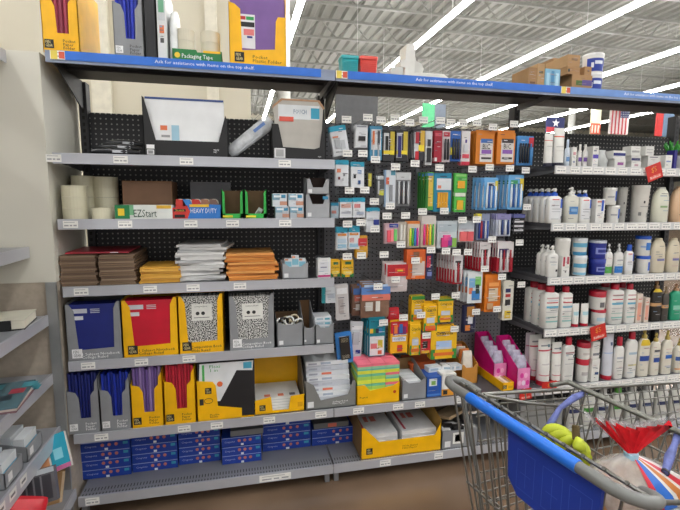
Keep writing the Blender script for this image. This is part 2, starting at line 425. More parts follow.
# bottom row of cartons (side-on folders)
for i, (lab, bx, m, cols, fl, grp) in enumerate((
    ('grey folder carton with navy folders, end one beside the partition', (67, 373, 99.5, 442), CG, ('18246e',), 'navy pocket folder upright in the end grey carton', 'navy folders'),
    ('grey folder carton with bright blue folders next to the purple folders', (100, 372, 130.5, 439), CG, ('1c33a8', '16287f'), 'bright blue pocket folder upright in its grey carton', 'bright blue folders'),
    ('yellow folder carton holding purple folders on the lower shelf', (131, 367, 163, 433), YEL, ('7d62a0', '6b5190', '9179b0'), 'purple pocket folder upright in its yellow carton', 'purple folders on the lower shelf'),
    ('yellow folder carton holding red folders beside the black binder tray', (164, 363, 195.5, 432), YEL, ('c22a3c', 'a82035'), 'red pocket folder upright in its yellow carton', 'red folders'))):
    Y = .012
    _, x0, x1, w, h = carton(lab, bx, Z5, Y, m, CUT_T, .27, [(F3, .71, .11, .0098, .5, 'ffffff' if m is CG else TD)], dark=(m is YEL))
    folders_side(x0, w, Y, Z5, h, .26, cols, 9, fl, grp)
# front facing cartons on the shelf above
def barcode_labels(t, w, h):
    b = MB(); b.rect(.1*w, .38*w, .84*h, .92*h, -.0008, 'c9ccd4'); b.rect(.1*w, .3*w, .72*h, .79*h, -.0008, 'd8dae0')
    for k in range(3): b.rect(.44*w, .62*w, (.9-.03*k)*h, (.913-.03*k)*h, -.0008, 'c9ccd4')
    b.build('printed_label', t)
def comp_label(t, w, h):
    b = MB(); b.rect(.28*w, .76*w, .56*h, .86*h, -.0008, 'e2e2dc')
    b.text('composition', .5*w, .81*h, .009, -.0012, mat(TD), .3*w)
    for k in (.42, .55):
        b.add([(k*w+.009*math.cos(a*.63), -.0011, .69*h+.009*math.sin(a*.63)) for a in range(10)], [tuple(range(10))], '2a2a2a')
    b.rect(.33*w, .7*w, .61*h, .62*h, -.0011, '555555'); b.build('printed_label', t)
SUBJ = '1 Subject Notebook\nCollege Ruled'
for lab, bx, m, cv, nm, fl, flb, grp, ex, tx in (
    ('grey notebook carton with one big navy notebook cover showing', (66, 302, 121.5, 358), CG, mat('1a2778', .35), 'spiral_notebook', 'navy notebook facing out of its grey carton', 'navy notebook behind the front one in the grey carton', 'navy notebooks', barcode_labels, SUBJ),
    ('yellow notebook carton with a crimson notebook cover showing', (122, 298, 178, 356), YEL, mat('c8102e', .35), 'spiral_notebook', 'crimson notebook facing out of its yellow carton', 'crimson notebook behind the front one in the yellow carton', 'crimson notebooks', barcode_labels, SUBJ),
    ('yellow carton of black and white composition books', (178.5, 294, 223.5, 354), YEL, mat('d0d0d0', .5, 0, 0, 1, 'marble'), 'composition_book', 'marbled composition book facing out of the yellow carton', 'marbled composition book behind the front one in the yellow carton', 'composition books in the yellow carton', comp_label, 'Composition Book\nWide Ruled'),
    ('grey carton of black and white composition books', (229, 294, 274.5, 350), CG, mat('cfcfca', .5, 0, 0, 1, 'marble'), 'composition_book', 'marbled composition book facing out of the grey carton', 'marbled composition book behind the front one in the grey carton', 'composition books in the grey carton', comp_label, 'Composition Book\nCollege Ruled')):
    Y = .015
    _, x0, x1, w, h = carton(lab, bx, Z4, Y, m, CUT_U, .24, [(tx, .6, .072, .0115, .7, 'ffffff' if m is CG else TD)], dark=(m is YEL))
    folders_front(x0, w, Y, Z4, h*.97, 7, cv, nm, fl, flb, grp, ex)
# top shelf cartons
for lab, bx, m, cols, fl, grp, side in (
    ('tall yellow folder carton with red folders, end of the top shelf', (41, -28, 78, 62), YEL, ('a83a52', '8f2f48'), 'red pocket folder in the tall yellow carton on the top shelf', 'red folders on the top shelf', 0),
    ('tall grey folder carton with blue folders on the top shelf', (113, -20, 143, 66), CG, ('1c33b8', '16289a'), 'blue pocket folder in the tall grey carton on the top shelf', 'blue folders on the top shelf', 0)):
    _, x0, x1, w, h = carton(lab, bx, ZT, .02, m, CUT_T, .3, [(F3, .72, .11, .010, .4, TD)], dark=(m is YEL))
    folders_side(x0, w, .02, ZT, h, .28, cols, 7, fl, grp)
_, x0, x1, w, h = carton('yellow carton with a purple plastic folder beside the tape carton', (229, -12, 286, 77), ZT, .02, YEL,
    [(0, 0), (1, 0), (1, .66), (.86, .66), (.82, .6), (.8, .24), (.22, .2), (.2, .72), (.1, .78), (0, .8)], .24, [('Pocket\nPlastic Folder', .66, .1, .012, .56, '5a4a10')], back=1)
def purple_label(t, w, h):
    b = MB(); b.rect(.12*w, .45*w, .25*h, .74*h, -.0008, 'e4e2e6')
    for q in ((.14, .28, .66, .71, 'c03a3a'), (.29, .43, .66, .71, '2f9a50'), (.13, .44, .56, .63, '1c1c1c'), (.24, .43, .44, .53, 'e07a7a'), (.3, .4, .4, .43, '26358a')):
        b.rect(q[0]*w, q[1]*w, q[2]*h, q[3]*h, -.0012, q[4])
    b.build('printed_label', t)
folders_front(x0, w, .02, ZT, h*.9, 5, mat('7a5799', .35), 'plastic_folder', 'purple plastic folder with white label in the yellow carton', 'purple plastic folder behind the labelled one', 'purple plastic folders', purple_label)

def simple(name, lab, cat, box, z, Y, depth, m, art=(), text=(), group=None, rz=0, topm=None, lid=None):
    """closed package: body plus its printed label"""
    x0, x1, zt = frame_of(*box, z, Y)
    if x0 > 2.4: x0 = min(x0+.8*depth*math.tan(math.atan2(x0-CAM.x, Y-CAM.y)), x0+(x1-x0)*.35)
    w = x1-x0; h = zt-z
    t = thing(name, lab, cat, ((x0+x1)/2, Y+(abs(w*math.sin(rz))/2), z), rz, group)
    b = MB(); e = min(.002, w*.05)
    b.box(-w/2, w/2, 0, depth, 0, h, m)
    b.box(-w/2+e, w/2-e, -.0006, depth+.0006, e, h-e, m) if False else None
    if topm: b.box(-w/2+.002, w/2-.002, .002, depth-.002, h, h+.0015, topm)
    b.build('package_body', t)
    if art or text:
        b = MB()
        for a, c, d, e_, col in art: b.rect((a-.5)*w, (c-.5)*w, d*h, e_*h, -.0008-.00005*len(b.f), col)
        for st, fx, fz, fh, mx, cc in text: b.text(st, (fx-.5)*w, fz*h, fh*h, -.0022, mat(cc), mx*w)
        if w < .2: clutter(b, -w*.5, w*.5, 0, h, -.0016, 5, lab)
        b.build('printed_label', t)
    return t, x0, x1, w, h

# binders and wrapped pack on the top shelf
t, *_ = simple('ring_binder', 'black ring binder standing on the top shelf by the grey carton', 'binder', (145, -20, 155, 66), ZT, .02, .28, mat('1d1d20', .4))
t, *_ = simple('ring_binder', 'white boxed pack with coloured label strip beside the black binder', 'package', (157, -20, 166, 66), ZT, .02, .26, mat('d9dbdc', .4),
               [(.1, .9, .5, .9, 'c8cccf'), (.2, .8, .78, .95, '5fa6b8'), (.2, .8, .6, .76, '6fae8a'), (.25, .75, .34, .44, 'e07a4a'), (.3, .7, .22, .28, '555555')])
x0, x1, zt = frame_of(167.5, 2, 178, 66, ZT, .03); b = MB()
b.loft([ring(0, (x1-x0)/2, .1, 4), ring((zt-ZT)*.6, (x1-x0)/2, .1, 3), ring((zt-ZT)*.9, (x1-x0)*.4, .06, 2.5), ring(zt-ZT, .01, .01, 2)], mat('d9dcdc', .25, 0, .1, 20, 'crinkle'))
tag(b.build('wrapped_pack', None, ((x0+x1)/2, .14, ZT)), 'pale shrink wrapped pack standing beside the tape carton', 'package')
# packing tape carton with rolls
def roll(name, lab, loc, r, h, m, grp, upright=True, rot=None):
    t = thing(name, lab, 'tape roll', loc, 0, grp, rot)
    b = MB(); n = 24; ri = r*.7
    rg = lambda rr, z: [(rr*math.cos(2*math.pi*k/n), rr*math.sin(2*math.pi*k/n), z) for k in range(n)]
    b.loft([rg(ri, 0), rg(r, 0), rg(r, h), rg(ri, h), rg(ri, 0)], m, cap=False, smooth=False); b.build('tape_winding', t)
    b = MB(); b.loft([rg(ri, .0005), rg(ri-.003, .0005), rg(ri-.003, h-.0005), rg(ri, h-.0005), rg(ri, .0005)], mat('b99a6a', .8), cap=False, smooth=False); b.build('cardboard_core', t)
    return t
GR = mat('1f7a3f', .45)
_, x0, x1, w, h = carton('green packaging tape carton on the top shelf', (172.5, 50, 222, 68), ZT, .02, GR, [(0, 0), (1, 0), (1, 1), (.97, 1), (.93, .8), (.5, .82), (.48, 1), (0, 1)], .2,
    [('Packaging Tape', .5, .42, .018, .62, 'f4f4f4')], lg=False, back=.9)
b = MB(); b.rect(.62*w, .97*w, .8*h, .98*h, -.002, 'f0c02a'); b.add([(.1*w+.012*math.cos(a), -.0016, .5*h+.012*math.sin(a)) for a in [k*.52 for k in range(12)]], [tuple(range(12))], 'e8c93a')
o = b.build('printed_label', None, (x0, .02, ZT)); pr_ = [q for q in bpy.data.objects if q.get('label', '').startswith('green packaging tape')][0]
o.location = (0, 0, 0); o.parent = pr_
TP = mat('d3cdb8', .25)
for k, px in enumerate((186, 211)):
    p = PY(px, 60, .09)
    for q in range(3):
        roll('tape_roll', 'clear tape roll topmost in the green carton, '+('by the wrapped pack' if k == 0 else 'by the yellow carton') if q == 2 else 'clear tape roll %s from bottom in the green carton, ' % ORD[q]+('by the wrapped pack' if k == 0 else 'by the yellow carton'), (p.x, .09, ZT+.004+q*.049), .042, .048, TP, 'tape rolls in the green carton')
# baskets
def basket(lab, box, m):
    x0, x1, zt = frame_of(*box, ZT, .06); w = x1-x0; h = zt-ZT
    t = thing('plastic_basket', lab, 'basket', ((x0+x1)/2, .06+w/2, ZT))
    b = MB(); n = 24
    b.loft([ring(0, w*.43, w*.43, 8, n), ring(h*.9, w*.48, w*.48, 8, n), ring(h*.9, w*.46, w*.46, 8, n), ring(.004, w*.41, w*.41, 8, n)], m, cap=False)
    b.add(ring(.003, w*.42, w*.42, 8, n), [tuple(range(n))], m); b.build('basket_wall', t)
    b = MB(); b.loft([ring(h*.85, w*.5, w*.5, 8, n), ring(h, w*.5, w*.5, 8, n), ring(h, w*.46, w*.46, 8, n), ring(h*.85, w*.46, w*.46, 8, n)], m, cap=False); b.build('rim', t)
    b = MB()
    for k in range(7): b.box(-w*.4, w*.4, -w*.482, -w*.474, h*(.1+k*.1), h*(.14+k*.1), m)
    b.build('rib', t)
basket('teal plastic basket on the top shelf', (341.5, 55, 359.5, 79), mat('1f9aa0', .4))
basket('coral red plastic basket on the top shelf', (360, 56, 378.5, 80), mat('d8453c', .4))
simple('small_box', 'white small box on the top shelf next to the pale machine', 'box', (391, 67, 403, 81), ZT, .05, .1, mat('c9c9c4', .6))
simple('small_box', 'white low box on the top shelf next to the red basket', 'box', (380, 71, 391, 80), ZT, .05, .1, mat('b9b9b4', .6))
# pale clamp-shaped fixture
x0, x1, zt = frame_of(402, 43, 449, 80, ZT, .12); w = x1-x0; h = zt-ZT
t = thing('dispenser_machine', 'pale plastic dispenser with upright arm and flat foot on top shelf', 'dispenser', (x0, .12, ZT)); pm = mat('d9d8d2', .4)
b = MB(); b.prism([(.06*w, .0), (w, 0), (w, .2*h), (.9*w, .27*h), (.3*w, .27*h), (.06*w, .12*h)], 'y', 0, .14, pm); b.build('foot', t)
b = MB(); b.prism([(.08*w, .1*h), (.3*w, .1*h), (.3*w, .95*h), (.24*w, h), (.12*w, .97*h), (.1*w, .6*h), (.0, .58*h), (0, .42*h), (.1*w, .4*h)], 'y', .02, .12, pm); b.build('upright_arm', t)
b = MB(); b.prism([(.3*w, .25*h), (.48*w, .28*h), (.52*w, .42*h), (.46*w, .55*h), (.36*w, .6*h), (.3*w, .8*h)], 'y', .035, .105, mat('c9c8c2', .4)); b.build('jaw', t)
# brown cartons on top shelf (bay three)
BR = mat('a98258', .7)
for lab, bx, dp, m, art in (
    ('brown carton with purple and green stripe, bottom of the pile on the top shelf', (561, 74.5, 592, 89), .2, BR, [(.2, .5, .35, .65, '4a6a2a'), (.5, 1, .35, .7, '5a4a8a')]),
    ('brown carton lying on the striped carton on the top shelf', (560.5, 66.5, 580, 74), .18, BR, [(.05, .2, .3, .7, '3a3a30')]),
    ('small brown carton topmost of the pile on the top shelf', (561, 54.5, 580, 66), .18, mat('b08a60', .7), [(.3, .8, .5, .7, '8a6a48')]),
    ('small brown carton beside the white tubs on the top shelf', (581, 66.5, 591.5, 74), .18, BR, [(.4, .7, .4, .6, '7a5a38')]),
    ('pale blue water bottle pack between brown cartons', (545, 69, 560, 87), .15, mat('7fb4d0', .3), [(.1, .3, .1, .8, 'a9d4e8'), (.4, .6, .1, .9, '4a8ab8'), (.7, .9, .1, .8, 'b9dcea')]),
    ('brown carton behind the pale blue pack, leaning tall', (549.5, 58, 560, 69), .12, mat('9a7650', .7), []),
    ('narrow brown carton between two others on the top shelf', (537.5, 63.5, 544.5, 86), .15, mat('b5946a', .7), [(.2, .8, .6, .7, '6a5a38')]),
    ('brown carton at the open end of the carton row on the top shelf', (528.5, 67.5, 537, 85), .15, mat('a07c54', .7), [(.2, .8, .2, .3, '6a4a30')])):
    z = ZT
    if 'lying on' in lab or 'small brown carton beside' in lab: z = PY(575, 74.5, .05).z
    if 'topmost' in lab: z = PY(575, 66.5, .05).z
    if 'behind the pale' in lab: z = ZT; bx = (549.5, 58, 560, 69)
    Y = .05 if 'behind the pale' not in lab else .22
    simple('brown_carton' if 'blue' not in lab else 'bottle_pack', lab, 'box' if 'blue' not in lab else 'pack', bx, z, Y, dp, m, art)
def tub(lab, loc, r, h, body, lid, grp=None, lab_art=(), taper=.94, name='cream_tub', lidh=.16, cat='tub', txt=None):
    t = thing(name, lab, cat, loc, 0, grp)
    prof = [(0, r*taper*.96, r*taper*.96), (.004, r*taper, r*taper), (h*(1-lidh), r, r)]
    b = MB(); b.se(prof, body, 2, 24); b.build('tub_body', t)
    b = MB(); b.se([(h*(1-lidh), r*1.03, r*1.03), (h*.985, r*1.03, r*1.03), (h, r*.98, r*.98)], lid, 2, 24); b.build('lid', t)
    if lab_art:
        b = MB()
        for k, (a0, a1, f0, f1, c) in enumerate(lab_art): patch(b, prof, 2, a0, a1, h*(1-lidh)*f0, h*(1-lidh)*f1, mat(c, .4), .0008+.0003*k)
        b.build('printed_label', t)
    return t
p = PY(593, 80, .09); zz = PY(593, 69.5, .09).z
for k, z in enumerate((ZT, ZT+.106)):
    tub('white tub with navy label on the top shelf, '+('lower' if k == 0 else 'upper')+' of the stacked pair', (p.x+.0, .1, z), .053, .105, mat('e6e6e4', .4), mat('dcdcdc', .4), 'navy labelled tubs on the top shelf',
        [(-75, 75, .08, .86, '1f3a9a'), (-30, 20, .5, .7, 'dfe6f5'), (-50, -35, .3, .6, 'dfe6f5')])

# ------------------------------------------------------------------ shelf one
x0, x1, zt = frame_of(143, 98, 228, 158, Z1, .04); w = x1-x0; h = zt-Z1
BLK = mat('19191b', .45)
t = thing('display_carton', 'wide black tray carton holding clear plastic envelopes', 'display box', (x0, .04, Z1))
b = MB(); b.prism([(0, 0), (w, 0), (w, .62*h), (.97*w, .74*h), (.88*w, .28*h), (.14*w, .28*h), (.02*w, .98*h), (0, h)], 'y', 0, .003, BLK)
b.prism([(0, 0), (.2, 0), (.2, h*.5), (0, h*.62)], 'x', w-.003, w, BLK); b.prism([(0, 0), (.2, 0), (.2, h*.5), (0, h)], 'x', 0, .003, BLK); b.box(0, w, .197, .2, 0, h*.5, BLK); b.box(0, w, 0, .2, 0, .003, BLK)
b.build('carton_shell', t)
b = MB(); b.rect(.03*w, .12*w, .05*h, .2*h, -.001, 'e8e8e8'); b.text('WRITE\nPAD', .85*w, .12*h, .008, -.0015, mat(TW), .14*w); b.build('printed_label', t)
for k in range(4):
    t2 = thing('plastic_envelope', ('clear zip envelope with coloured label in the wide black tray' if k == 0 else 'clear zip envelope behind the labelled one in the wide black tray, %s back' % ORD[k]), 'envelope', (x0+.02*w, .012+.04+k*.02, Z1+.01), 0, 'clear envelopes in the black tray', (-.06, 0, 0))
    b = MB(); b.box(0, w*.93, 0, .004, 0, h*.97, mat('e9ebec', .25, 0, .06, 9, 'crinkle')); b.build('sleeve', t2)
    b = MB(); b.box(0, w*.93, -.002, .006, h*.94, h*.975, mat('3f7f60' if k else '35508f', .4)); b.build('zip_strip', t2)
    if k == 0:
        b = MB(); b.rect(.16*w, .4*w, .24*h, .52*h, -.002, 'e6e6e6'); b.rect(.17*w, .25*w, .42*h, .5*h, -.0025, 'e0764a'); b.rect(.3*w, .39*w, .25*h, .51*h, -.0025, '9fc6d8'); b.rect(.18*w, .28*w, .3*h, .34*h, -.0025, '9a9a9a'); b.build('printed_label', t2)
# black zipper pouch pack lying at left
p = PY(92, 155, .08); q = PY(143, 155, .08)
for k in range(3):
    b = MB(); L = (q.x-p.x)*(.95-.1*k)
    b.tube([(0, 0, 0), (L*.3, .01, .004), (L*.7, -.005, .002), (L, 0, 0)], [.01, .017, .015, .006], mat('1f2024', .3), 8)
    b.box(L*.45, L*.75, -.017, -.014, -.004, .008, mat('c9ccd0', .2))
    tag(b.build('zip_pouch', None, (p.x+.02*k, .07+.05*k, Z1+.018+.024*k)), 'black zip pouch in the heap at the shelf end, %s up' % ORD[k], 'pouch', 'black pouches on the shelf')
b = MB(); b.box(-.02, .02, 0, .003, 0, .03, mat('2a2a2c')); b.rect(-.015, .015, .004, .026, -.001, 'dcdcdc'); b.rect(-.01, .01, .008, .022, -.0015, '8a8a8c')
tag(b.build('shelf_sign', None, (PY(151, 150, .03).x, .02, Z1+.003)), 'small black and white sign standing before the wide black tray', 'sign')
# loose clear envelope lying diagonally
a = PY(229, 160, .05); c = PY(272, 126, .05); L = math.hypot(c.x-a.x, c.z-a.z); an = math.atan2(c.z-a.z, c.x-a.x)
t = thing('plastic_envelope', 'rolled clear plastic envelope leaning diagonally between two black trays', 'envelope', (a.x+.02, .1, Z1+.004), 0, None, (0, -an, 0))
b = MB(); b.loft([[(x, ry*math.cos(2*math.pi*k/14), .03+rz_*math.sin(2*math.pi*k/14)) for k in range(14)] for x, ry, rz_ in ((0, .01, .018), (L*.1, .03, .032), (L*.85, .03, .036), (L, .012, .03))], clear('dde0e3', .6)); b.build('sleeve', t)
b = MB(); b.box(L*.6, L*.85, -.034, -.032, .03, .045, mat('5a78b0')); b.box(L*.1, L*.7, -.034, -.032, .005, .012, mat('b9bcc0')); b.build('printed_label', t)
# small black carton with clear pouch
x0, x1, zt = frame_of(272, 128, 326, 162, Z1, .04); w = x1-x0; h = zt-Z1
t = thing('display_carton', 'black carton holding an orange edged clear pouch', 'display box', (x0, .04, Z1))
b = MB(); b.prism([(0, 0), (w, 0), (w, 1.25*h), (.95*w, 1.3*h), (.88*w, .42*h), (.78*w, .36*h), (.2*w, .4*h), (.12*w, 1.1*h), (0, 1.1*h)], 'y', 0, .003, BLK)
b.box(0, .003, 0, .16, 0, h, BLK); b.box(w-.003, w, 0, .16, 0, h, BLK); b.box(0, w, .157, .16, 0, h*.9, BLK); b.box(0, w, 0, .16, 0, .003, BLK); b.build('carton_shell', t)
b = MB(); b.rect(.04*w, .24*w, .06*h, .36*h, -.001, 'd8d8d8'); b.rect(.07*w, .21*w, .1*h, .32*h, -.0013, 'a8a8a8'); b.text('POLY', .88*w, .12*h, .006, -.0015, mat(TW), .14*w); b.build('printed_label', t)
hh = PY(300, 102, .06).z-Z1
for k in range(3):
    t2 = thing('plastic_envelope', 'clear pouch with blue lettering and brown edge in the small black carton' if k == 0 else 'clear pouch behind the lettered one in the small black carton, %s back' % ORD[k], 'envelope', (x0+.1*w, .05+.02*k, Z1+.01), 0, 'clear pouches in the small black carton')
    b = MB(); b.prism([(0, .0), (.8*w, 0), (.85*w, hh*.85), (.75*w, hh*.97), (.1*w, hh*.97), (-.06*w, hh*.85)], 'y', 0, .004, mat('b8b4ac', .3)); b.build('sleeve', t2)
    b = MB(); b.prism([(.85*w, hh*.85), (.75*w, hh*.97), (.1*w, hh*.97), (-.06*w, hh*.85), (-.07*w, hh*.88), (.08*w, hh), (.78*w, hh), (.88*w, hh*.87)], 'y', -.002, .006, mat('b08868', .5)); b.build('zip_strip', t2)
    if k == 0:
        b = MB(); b.rect(.02*w, .78*w, .66*hh, .9*hh, -.002, 'd8dcde'); b.rect(.04*w, .3*w, .62*hh, .7*hh, -.003, 'd85a4a'); b.rect(.62*w, .78*w, .68*hh, .86*hh, -.003, '3a9ab8'); b.text('POUCH', .42*w, .79*hh, .02, -.003, mat('3a6a8a'), .36*w); b.build('printed_label', t2)

# ------------------------------------------------------------------ shelf two
MT = mat('cfcab0', .3)
def rollstack(px, y0, Y, n, r, grp, where):
    X = PY(px, 210, Y).x; hh = (PY(px, y0, Y).z-Z2)/n
    for q in range(n):
        roll('tape_roll', 'packing tape roll, topmost of the stack '+where if q == n-1 else 'packing tape roll %s from bottom in the stack ' % ORD[q]+where, (X, Y, Z2+q*hh), r, hh-.0008, MT, grp)
rollstack(75.5, 185.5, .07, 3, .05, 'tape rolls', 'by the partition')
rollstack(85, 176, .19, 4, .05, 'tape rolls', 'standing behind at the partition end')
rollstack(107, 177, .21, 4, .055, 'tape rolls', 'behind the single low roll')
X = PY(102, 210, .06).x
roll('tape_roll', 'low single packing tape roll beside the green and white box', (X, .06, Z2), .042, .05, MT, 'tape rolls')
simple('brown_carton', 'open plain brown carton behind the green and white tape box', 'box', (122.5, 181, 172, 206), Z2, .14, .2, mat('8a664a', .8), [(.02, .98, .02, .97, '7d5b42')])
simple('tape_box', 'green and white packing tape box reading EZStart', 'box', (115, 205, 172.5, 220), Z2, .02, .09, mat('e2e5e0', .4),
       [(0, .25, 0, 1, '1d7a45'), (.25, .32, .3, 1, '7ab88a'), (.72, .98, .75, .98, 'e8b83a'), (.05, .16, .25, .75, 'e6c52e')], [('EZStart', .52, .42, .5, .4, '2a4a3a')])
_, x0, x1, w, h = carton('red and blue heavy duty tape display box', (172.5, 204, 221, 220), Z2, .02, mat('2f78c8', .4), [(0, 0), (1, 0), (1, .95), (.55, 1), (0, .75)], .12, [('HEAVY DUTY', .64, .55, .016, .54, 'f4f4f4')], lg=False, back=.7)
t = bpy.data.objects['display_carton.%03d' % 0] if False else _
b = MB(); b.prism([(.0, 0), (.3*w, 0), (.36*w, .5*h), (.3*w, .9*h), (0, .74*h)], 'y', -.0018, -.0010, mat('c8342c')); b.rect(.35*w, .75*w, .8*h, .98*h, -.0018, 'f0c43a'); b.rect(.02*w, .27*w, .5*h, .66*h, -.0022, '1a1a1a'); b.rect(.04*w, .25*w, .1*h, .3*h, -.0022, '1a1a1a')
b.text('Scotch', .15*w, .58*h, .010, -.0026, mat('f0c43a'), .2*w); b.build('brand_patch', t)
for k, (px, c) in enumerate(((181, 'c8342c'), (188, '3a86d0'), (197, 'c8342c'), (206, 'a8745a'), (214, '8a6a60'))):
    p = PY(px, 200, .07); t2 = thing('tape_dispenser', 'small %s tape dispenser lying in the heavy duty box, number %s from its red end' % ({'c8342c': 'red', '3a86d0': 'blue'}.get(c, 'brown'), ('one', 'two', 'three', 'four', 'five')[k]), 'tape dispenser', (p.x, .06, PY(px, 206, .07).z), group='tape dispensers')
    b = MB(); b.tube([(0, -.012, .012), (0, .012, .012)], .022, mat('cfc8b8', .3), 16); b.build('tape_winding', t2)
    b = MB(); b.prism([(-.022, -.012), (.03, -.012), (.024, .004), (.01, .03), (-.02, .032)], 'y', -.015, -.012, mat(c, .35)); b.build('cutter', t2)
simple('carton_blank', 'tall plain grey carton behind the heavy duty tape box', 'box', (190.5, 182, 231, 205), Z2, .22, .12, mat('6e6e72', .6))
for k, (a, c, lb) in enumerate(((221.5, 243.5, 'empty green display box beside the heavy duty tape'), (244.5, 267, 'green display box holding one silver packet'))):
    x0, x1, zt = frame_of(a, 189.5, c, 218.5, Z2, .02); w = x1-x0; h = zt-Z2
    t = thing('display_carton', lb, 'display box', (x0, .02, Z2)); gm = mat('2fae4a', .4)
    b = MB(); b.box(0, .004, 0, .1, 0, h, gm); b.box(w-.004, w, 0, .1, 0, h, gm); b.box(0, w, 0, .003, 0, h*.18, gm)
    b.prism([(0, 0), (w*.16, 0), (w*.14, h*.9), (0, h)], 'y', 0, .003, gm); b.prism([(w*.84, 0), (w, 0), (w, h), (w*.86, h*.9)], 'y', 0, .003, gm)
    b.box(.004, w-.004, .003, .1, 0, .003, KRAFT); b.box(.004, w-.004, .095, .1, 0, h*.97, mat('6a4f38', .8)); b.build('carton_shell', t)
    b = MB(); b.rect(.05*w, .5*w, .05*h, .12*h, -.001, 'e8e03a'); b.build('printed_label', t)
p = PY(258, 204, .05); b = MB(); b.box(-.012, .012, 0, .01, 0, .05, mat('c9ccc8', .25)); b.rect(-.008, .008, .01, .035, -.001, '8a9a8a')
o = b.build('small_packet', None, (p.x-.012, .05, Z2+.006)); o.rotation_euler = (0, .55, 0); tag(o, 'silver packet tilted in the second green display box', 'packet')
WB = mat('b9c0c6', .4)
for k, (bx, lb) in enumerate((((275.5, 206.5, 289.2, 217.5), 'small blue and white staple box, lower of the pair by the green box'), ((290, 206.5, 303.6, 217.5), 'small blue and white staple box, lower of the pair by the grey boxes'),
                              ((272.5, 193.5, 287, 206), 'small blue and white staple box on top, by the green box'), ((288.5, 193.5, 303.4, 206), 'small blue and white staple box on top, by the grey boxes'))):
    simple('staple_box', lb, 'box', bx, Z2 if k < 2 else PY(288, 206.5, .03).z, .03, .07, WB if k < 2 else mat('d5dbe0', .4),
           [(0, .5, .5, .95, '7fa8bc'), (.5, 1, .1, .4, 'c9937a'), (.1, .9, .7, .85, 'e6eaec'), (.6, .9, .65, .9, '3a8ab0')], group='staple boxes')
def openbox(lab, box, z, Y, m, depth=.1, lo=.55, inner='4a3a30', art=(), name='display_carton', front=.75, group=None):
    x0, x1, zt = frame_of(*box, z, Y); w = x1-x0; h = zt-z
    t = thing(name, lab, 'display box', (x0, Y, z), group=group)
    b = MB(); b.prism([(0, 0), (w, 0), (w, h*front), (w*.86, h*front), (w*.72, h*lo), (w*.28, h*lo), (w*.14, h*front), (0, h*front)], 'y', 0, .003, m)
    sd = [(0, 0), (depth, 0), (depth, h), (depth*.8, h), (0, h*front)]
    b.prism(sd, 'x', 0, .003, m); b.prism(sd, 'x', w-.003, w, m); b.box(0, w, 0, depth, 0, .003, m); b.box(.003, w-.003, depth-.003, depth, 0, h, mat(inner, .8)); b.build('carton_shell', t)
    b = MB(); b.rect(.08*w, .24*w, .08*h, .08*h+.16*w, -.001, 'e6e6e6')
    for q in art: b.rect(q[0]*w, q[1]*w, q[2]*h, q[3]*h, -.0013, q[4])
    b.build('printed_label', t)
    return t, x0, w, h
LG = mat('a3a5a8', .5)
openbox('pale grey display box, lower of two by the hanging packs', (305.5, 194.5, 330, 217), Z2, .03, LG, .1, .6, '5a4a44', [(.7, .92, .8, .93, '3a8ab0')], front=1)
openbox('pale grey display box stacked on the lower one', (306.5, 177, 329.5, 193.5), PY(318, 194.3, .03).z, .03, LG, .1, .4, '3a2a24', front=.9)

# ------------------------------------------------------------------ shelf three
def sheets(name, lab, labtop, cat, px0, px1, pyt, Y, depth, n, cols, grp, jit=.012, rot=.04, thick=None, z0=None, curl=0):
    a = PY(px0, 270, Y).x; c = PY(px1, 270, Y).x; z0 = z0 if z0 is not None else Z3; zt = PY((px0+px1)/2, pyt, Y).z; th = (zt-z0)/n
    for k in range(n):
        w = (c-a)*R.uniform(.92, 1.0); b = MB()
        n2 = 6; rows = []
        cv = curl*R.uniform(.3, 1)
        top = [(x*w/n2-w/2, th*.86+cv*th*abs(math.sin(x*1.7+k))*.5) for x in range(n2+1)]; bot = [(x*w/n2-w/2, 0+cv*th*abs(math.sin(x*1.7+k))*.3) for x in range(n2, -1, -1)]
        b.prism(bot[::-1]+top[::-1], 'y', 0, depth, mat(cols[k % len(cols)], .6))
        o = b.build(name, None, ((a+c)/2+R.uniform(-jit, jit), Y+abs(R.uniform(0, jit*.8)), z0+k*th)); o.rotation_euler = (0, 0, R.uniform(-rot, rot))
        tag(o, labtop if k == n-1 else lab+', '+ORD[n-1-k]+' from top', cat, grp)
sheets('kraft_mailer', 'brown cardboard mailer within the stack by the partition', 'brown cardboard mailer topmost in the stack by the partition, under the red folder', 'mailer', 59, 97, 255.5, .03, .3, 14, ('7b6450', '8c7560', '6a5544'), 'brown mailers', .004, .01)
sheets('kraft_mailer', 'brown cardboard mailer within the stack next to the yellow envelopes', 'brown cardboard mailer topmost next to the yellow envelopes', 'mailer', 98.5, 136, 254.5, .03, .3, 14, ('836c56', '7b6450', '947d66', '6a5544'), 'brown mailers', .004, .01)
a = PY(64, 250, .05); c = PY(128, 250, .05)
b = MB(); b.box(0, c.x-a.x, 0, .26, 0, .006, mat('b03040', .4)); b.rect((c.x-a.x)*.7, (c.x-a.x)*.83, .001, .005, -.0005, 'e8e8e8')
o = b.build('red_folder', None, (a.x, .06, PY(97, 254.3, .05).z+.003)); tag(o, 'red folder lying flat on the brown mailers', 'folder')
sheets('padded_envelope', 'yellow padded envelope inside the small pile beside the brown mailers', 'yellow padded envelope on top of the small pile beside the brown mailers', 'envelope', 138.5, 180, 267, .035, .2, 7, ('d9a23c', 'c99034', 'e3b050'), 'yellow padded envelopes', .007, .05, curl=.5)
sheets('white_envelope', 'white mailing envelope inside the tall loose pile', 'white mailing envelope topmost of the tall loose pile', 'envelope', 175, 224, 245, .05, .26, 14, ('dcdcda', 'cfcfce', 'e8e8e6', 'b9babb'), 'white mailing envelopes', .022, .14, curl=1.1)
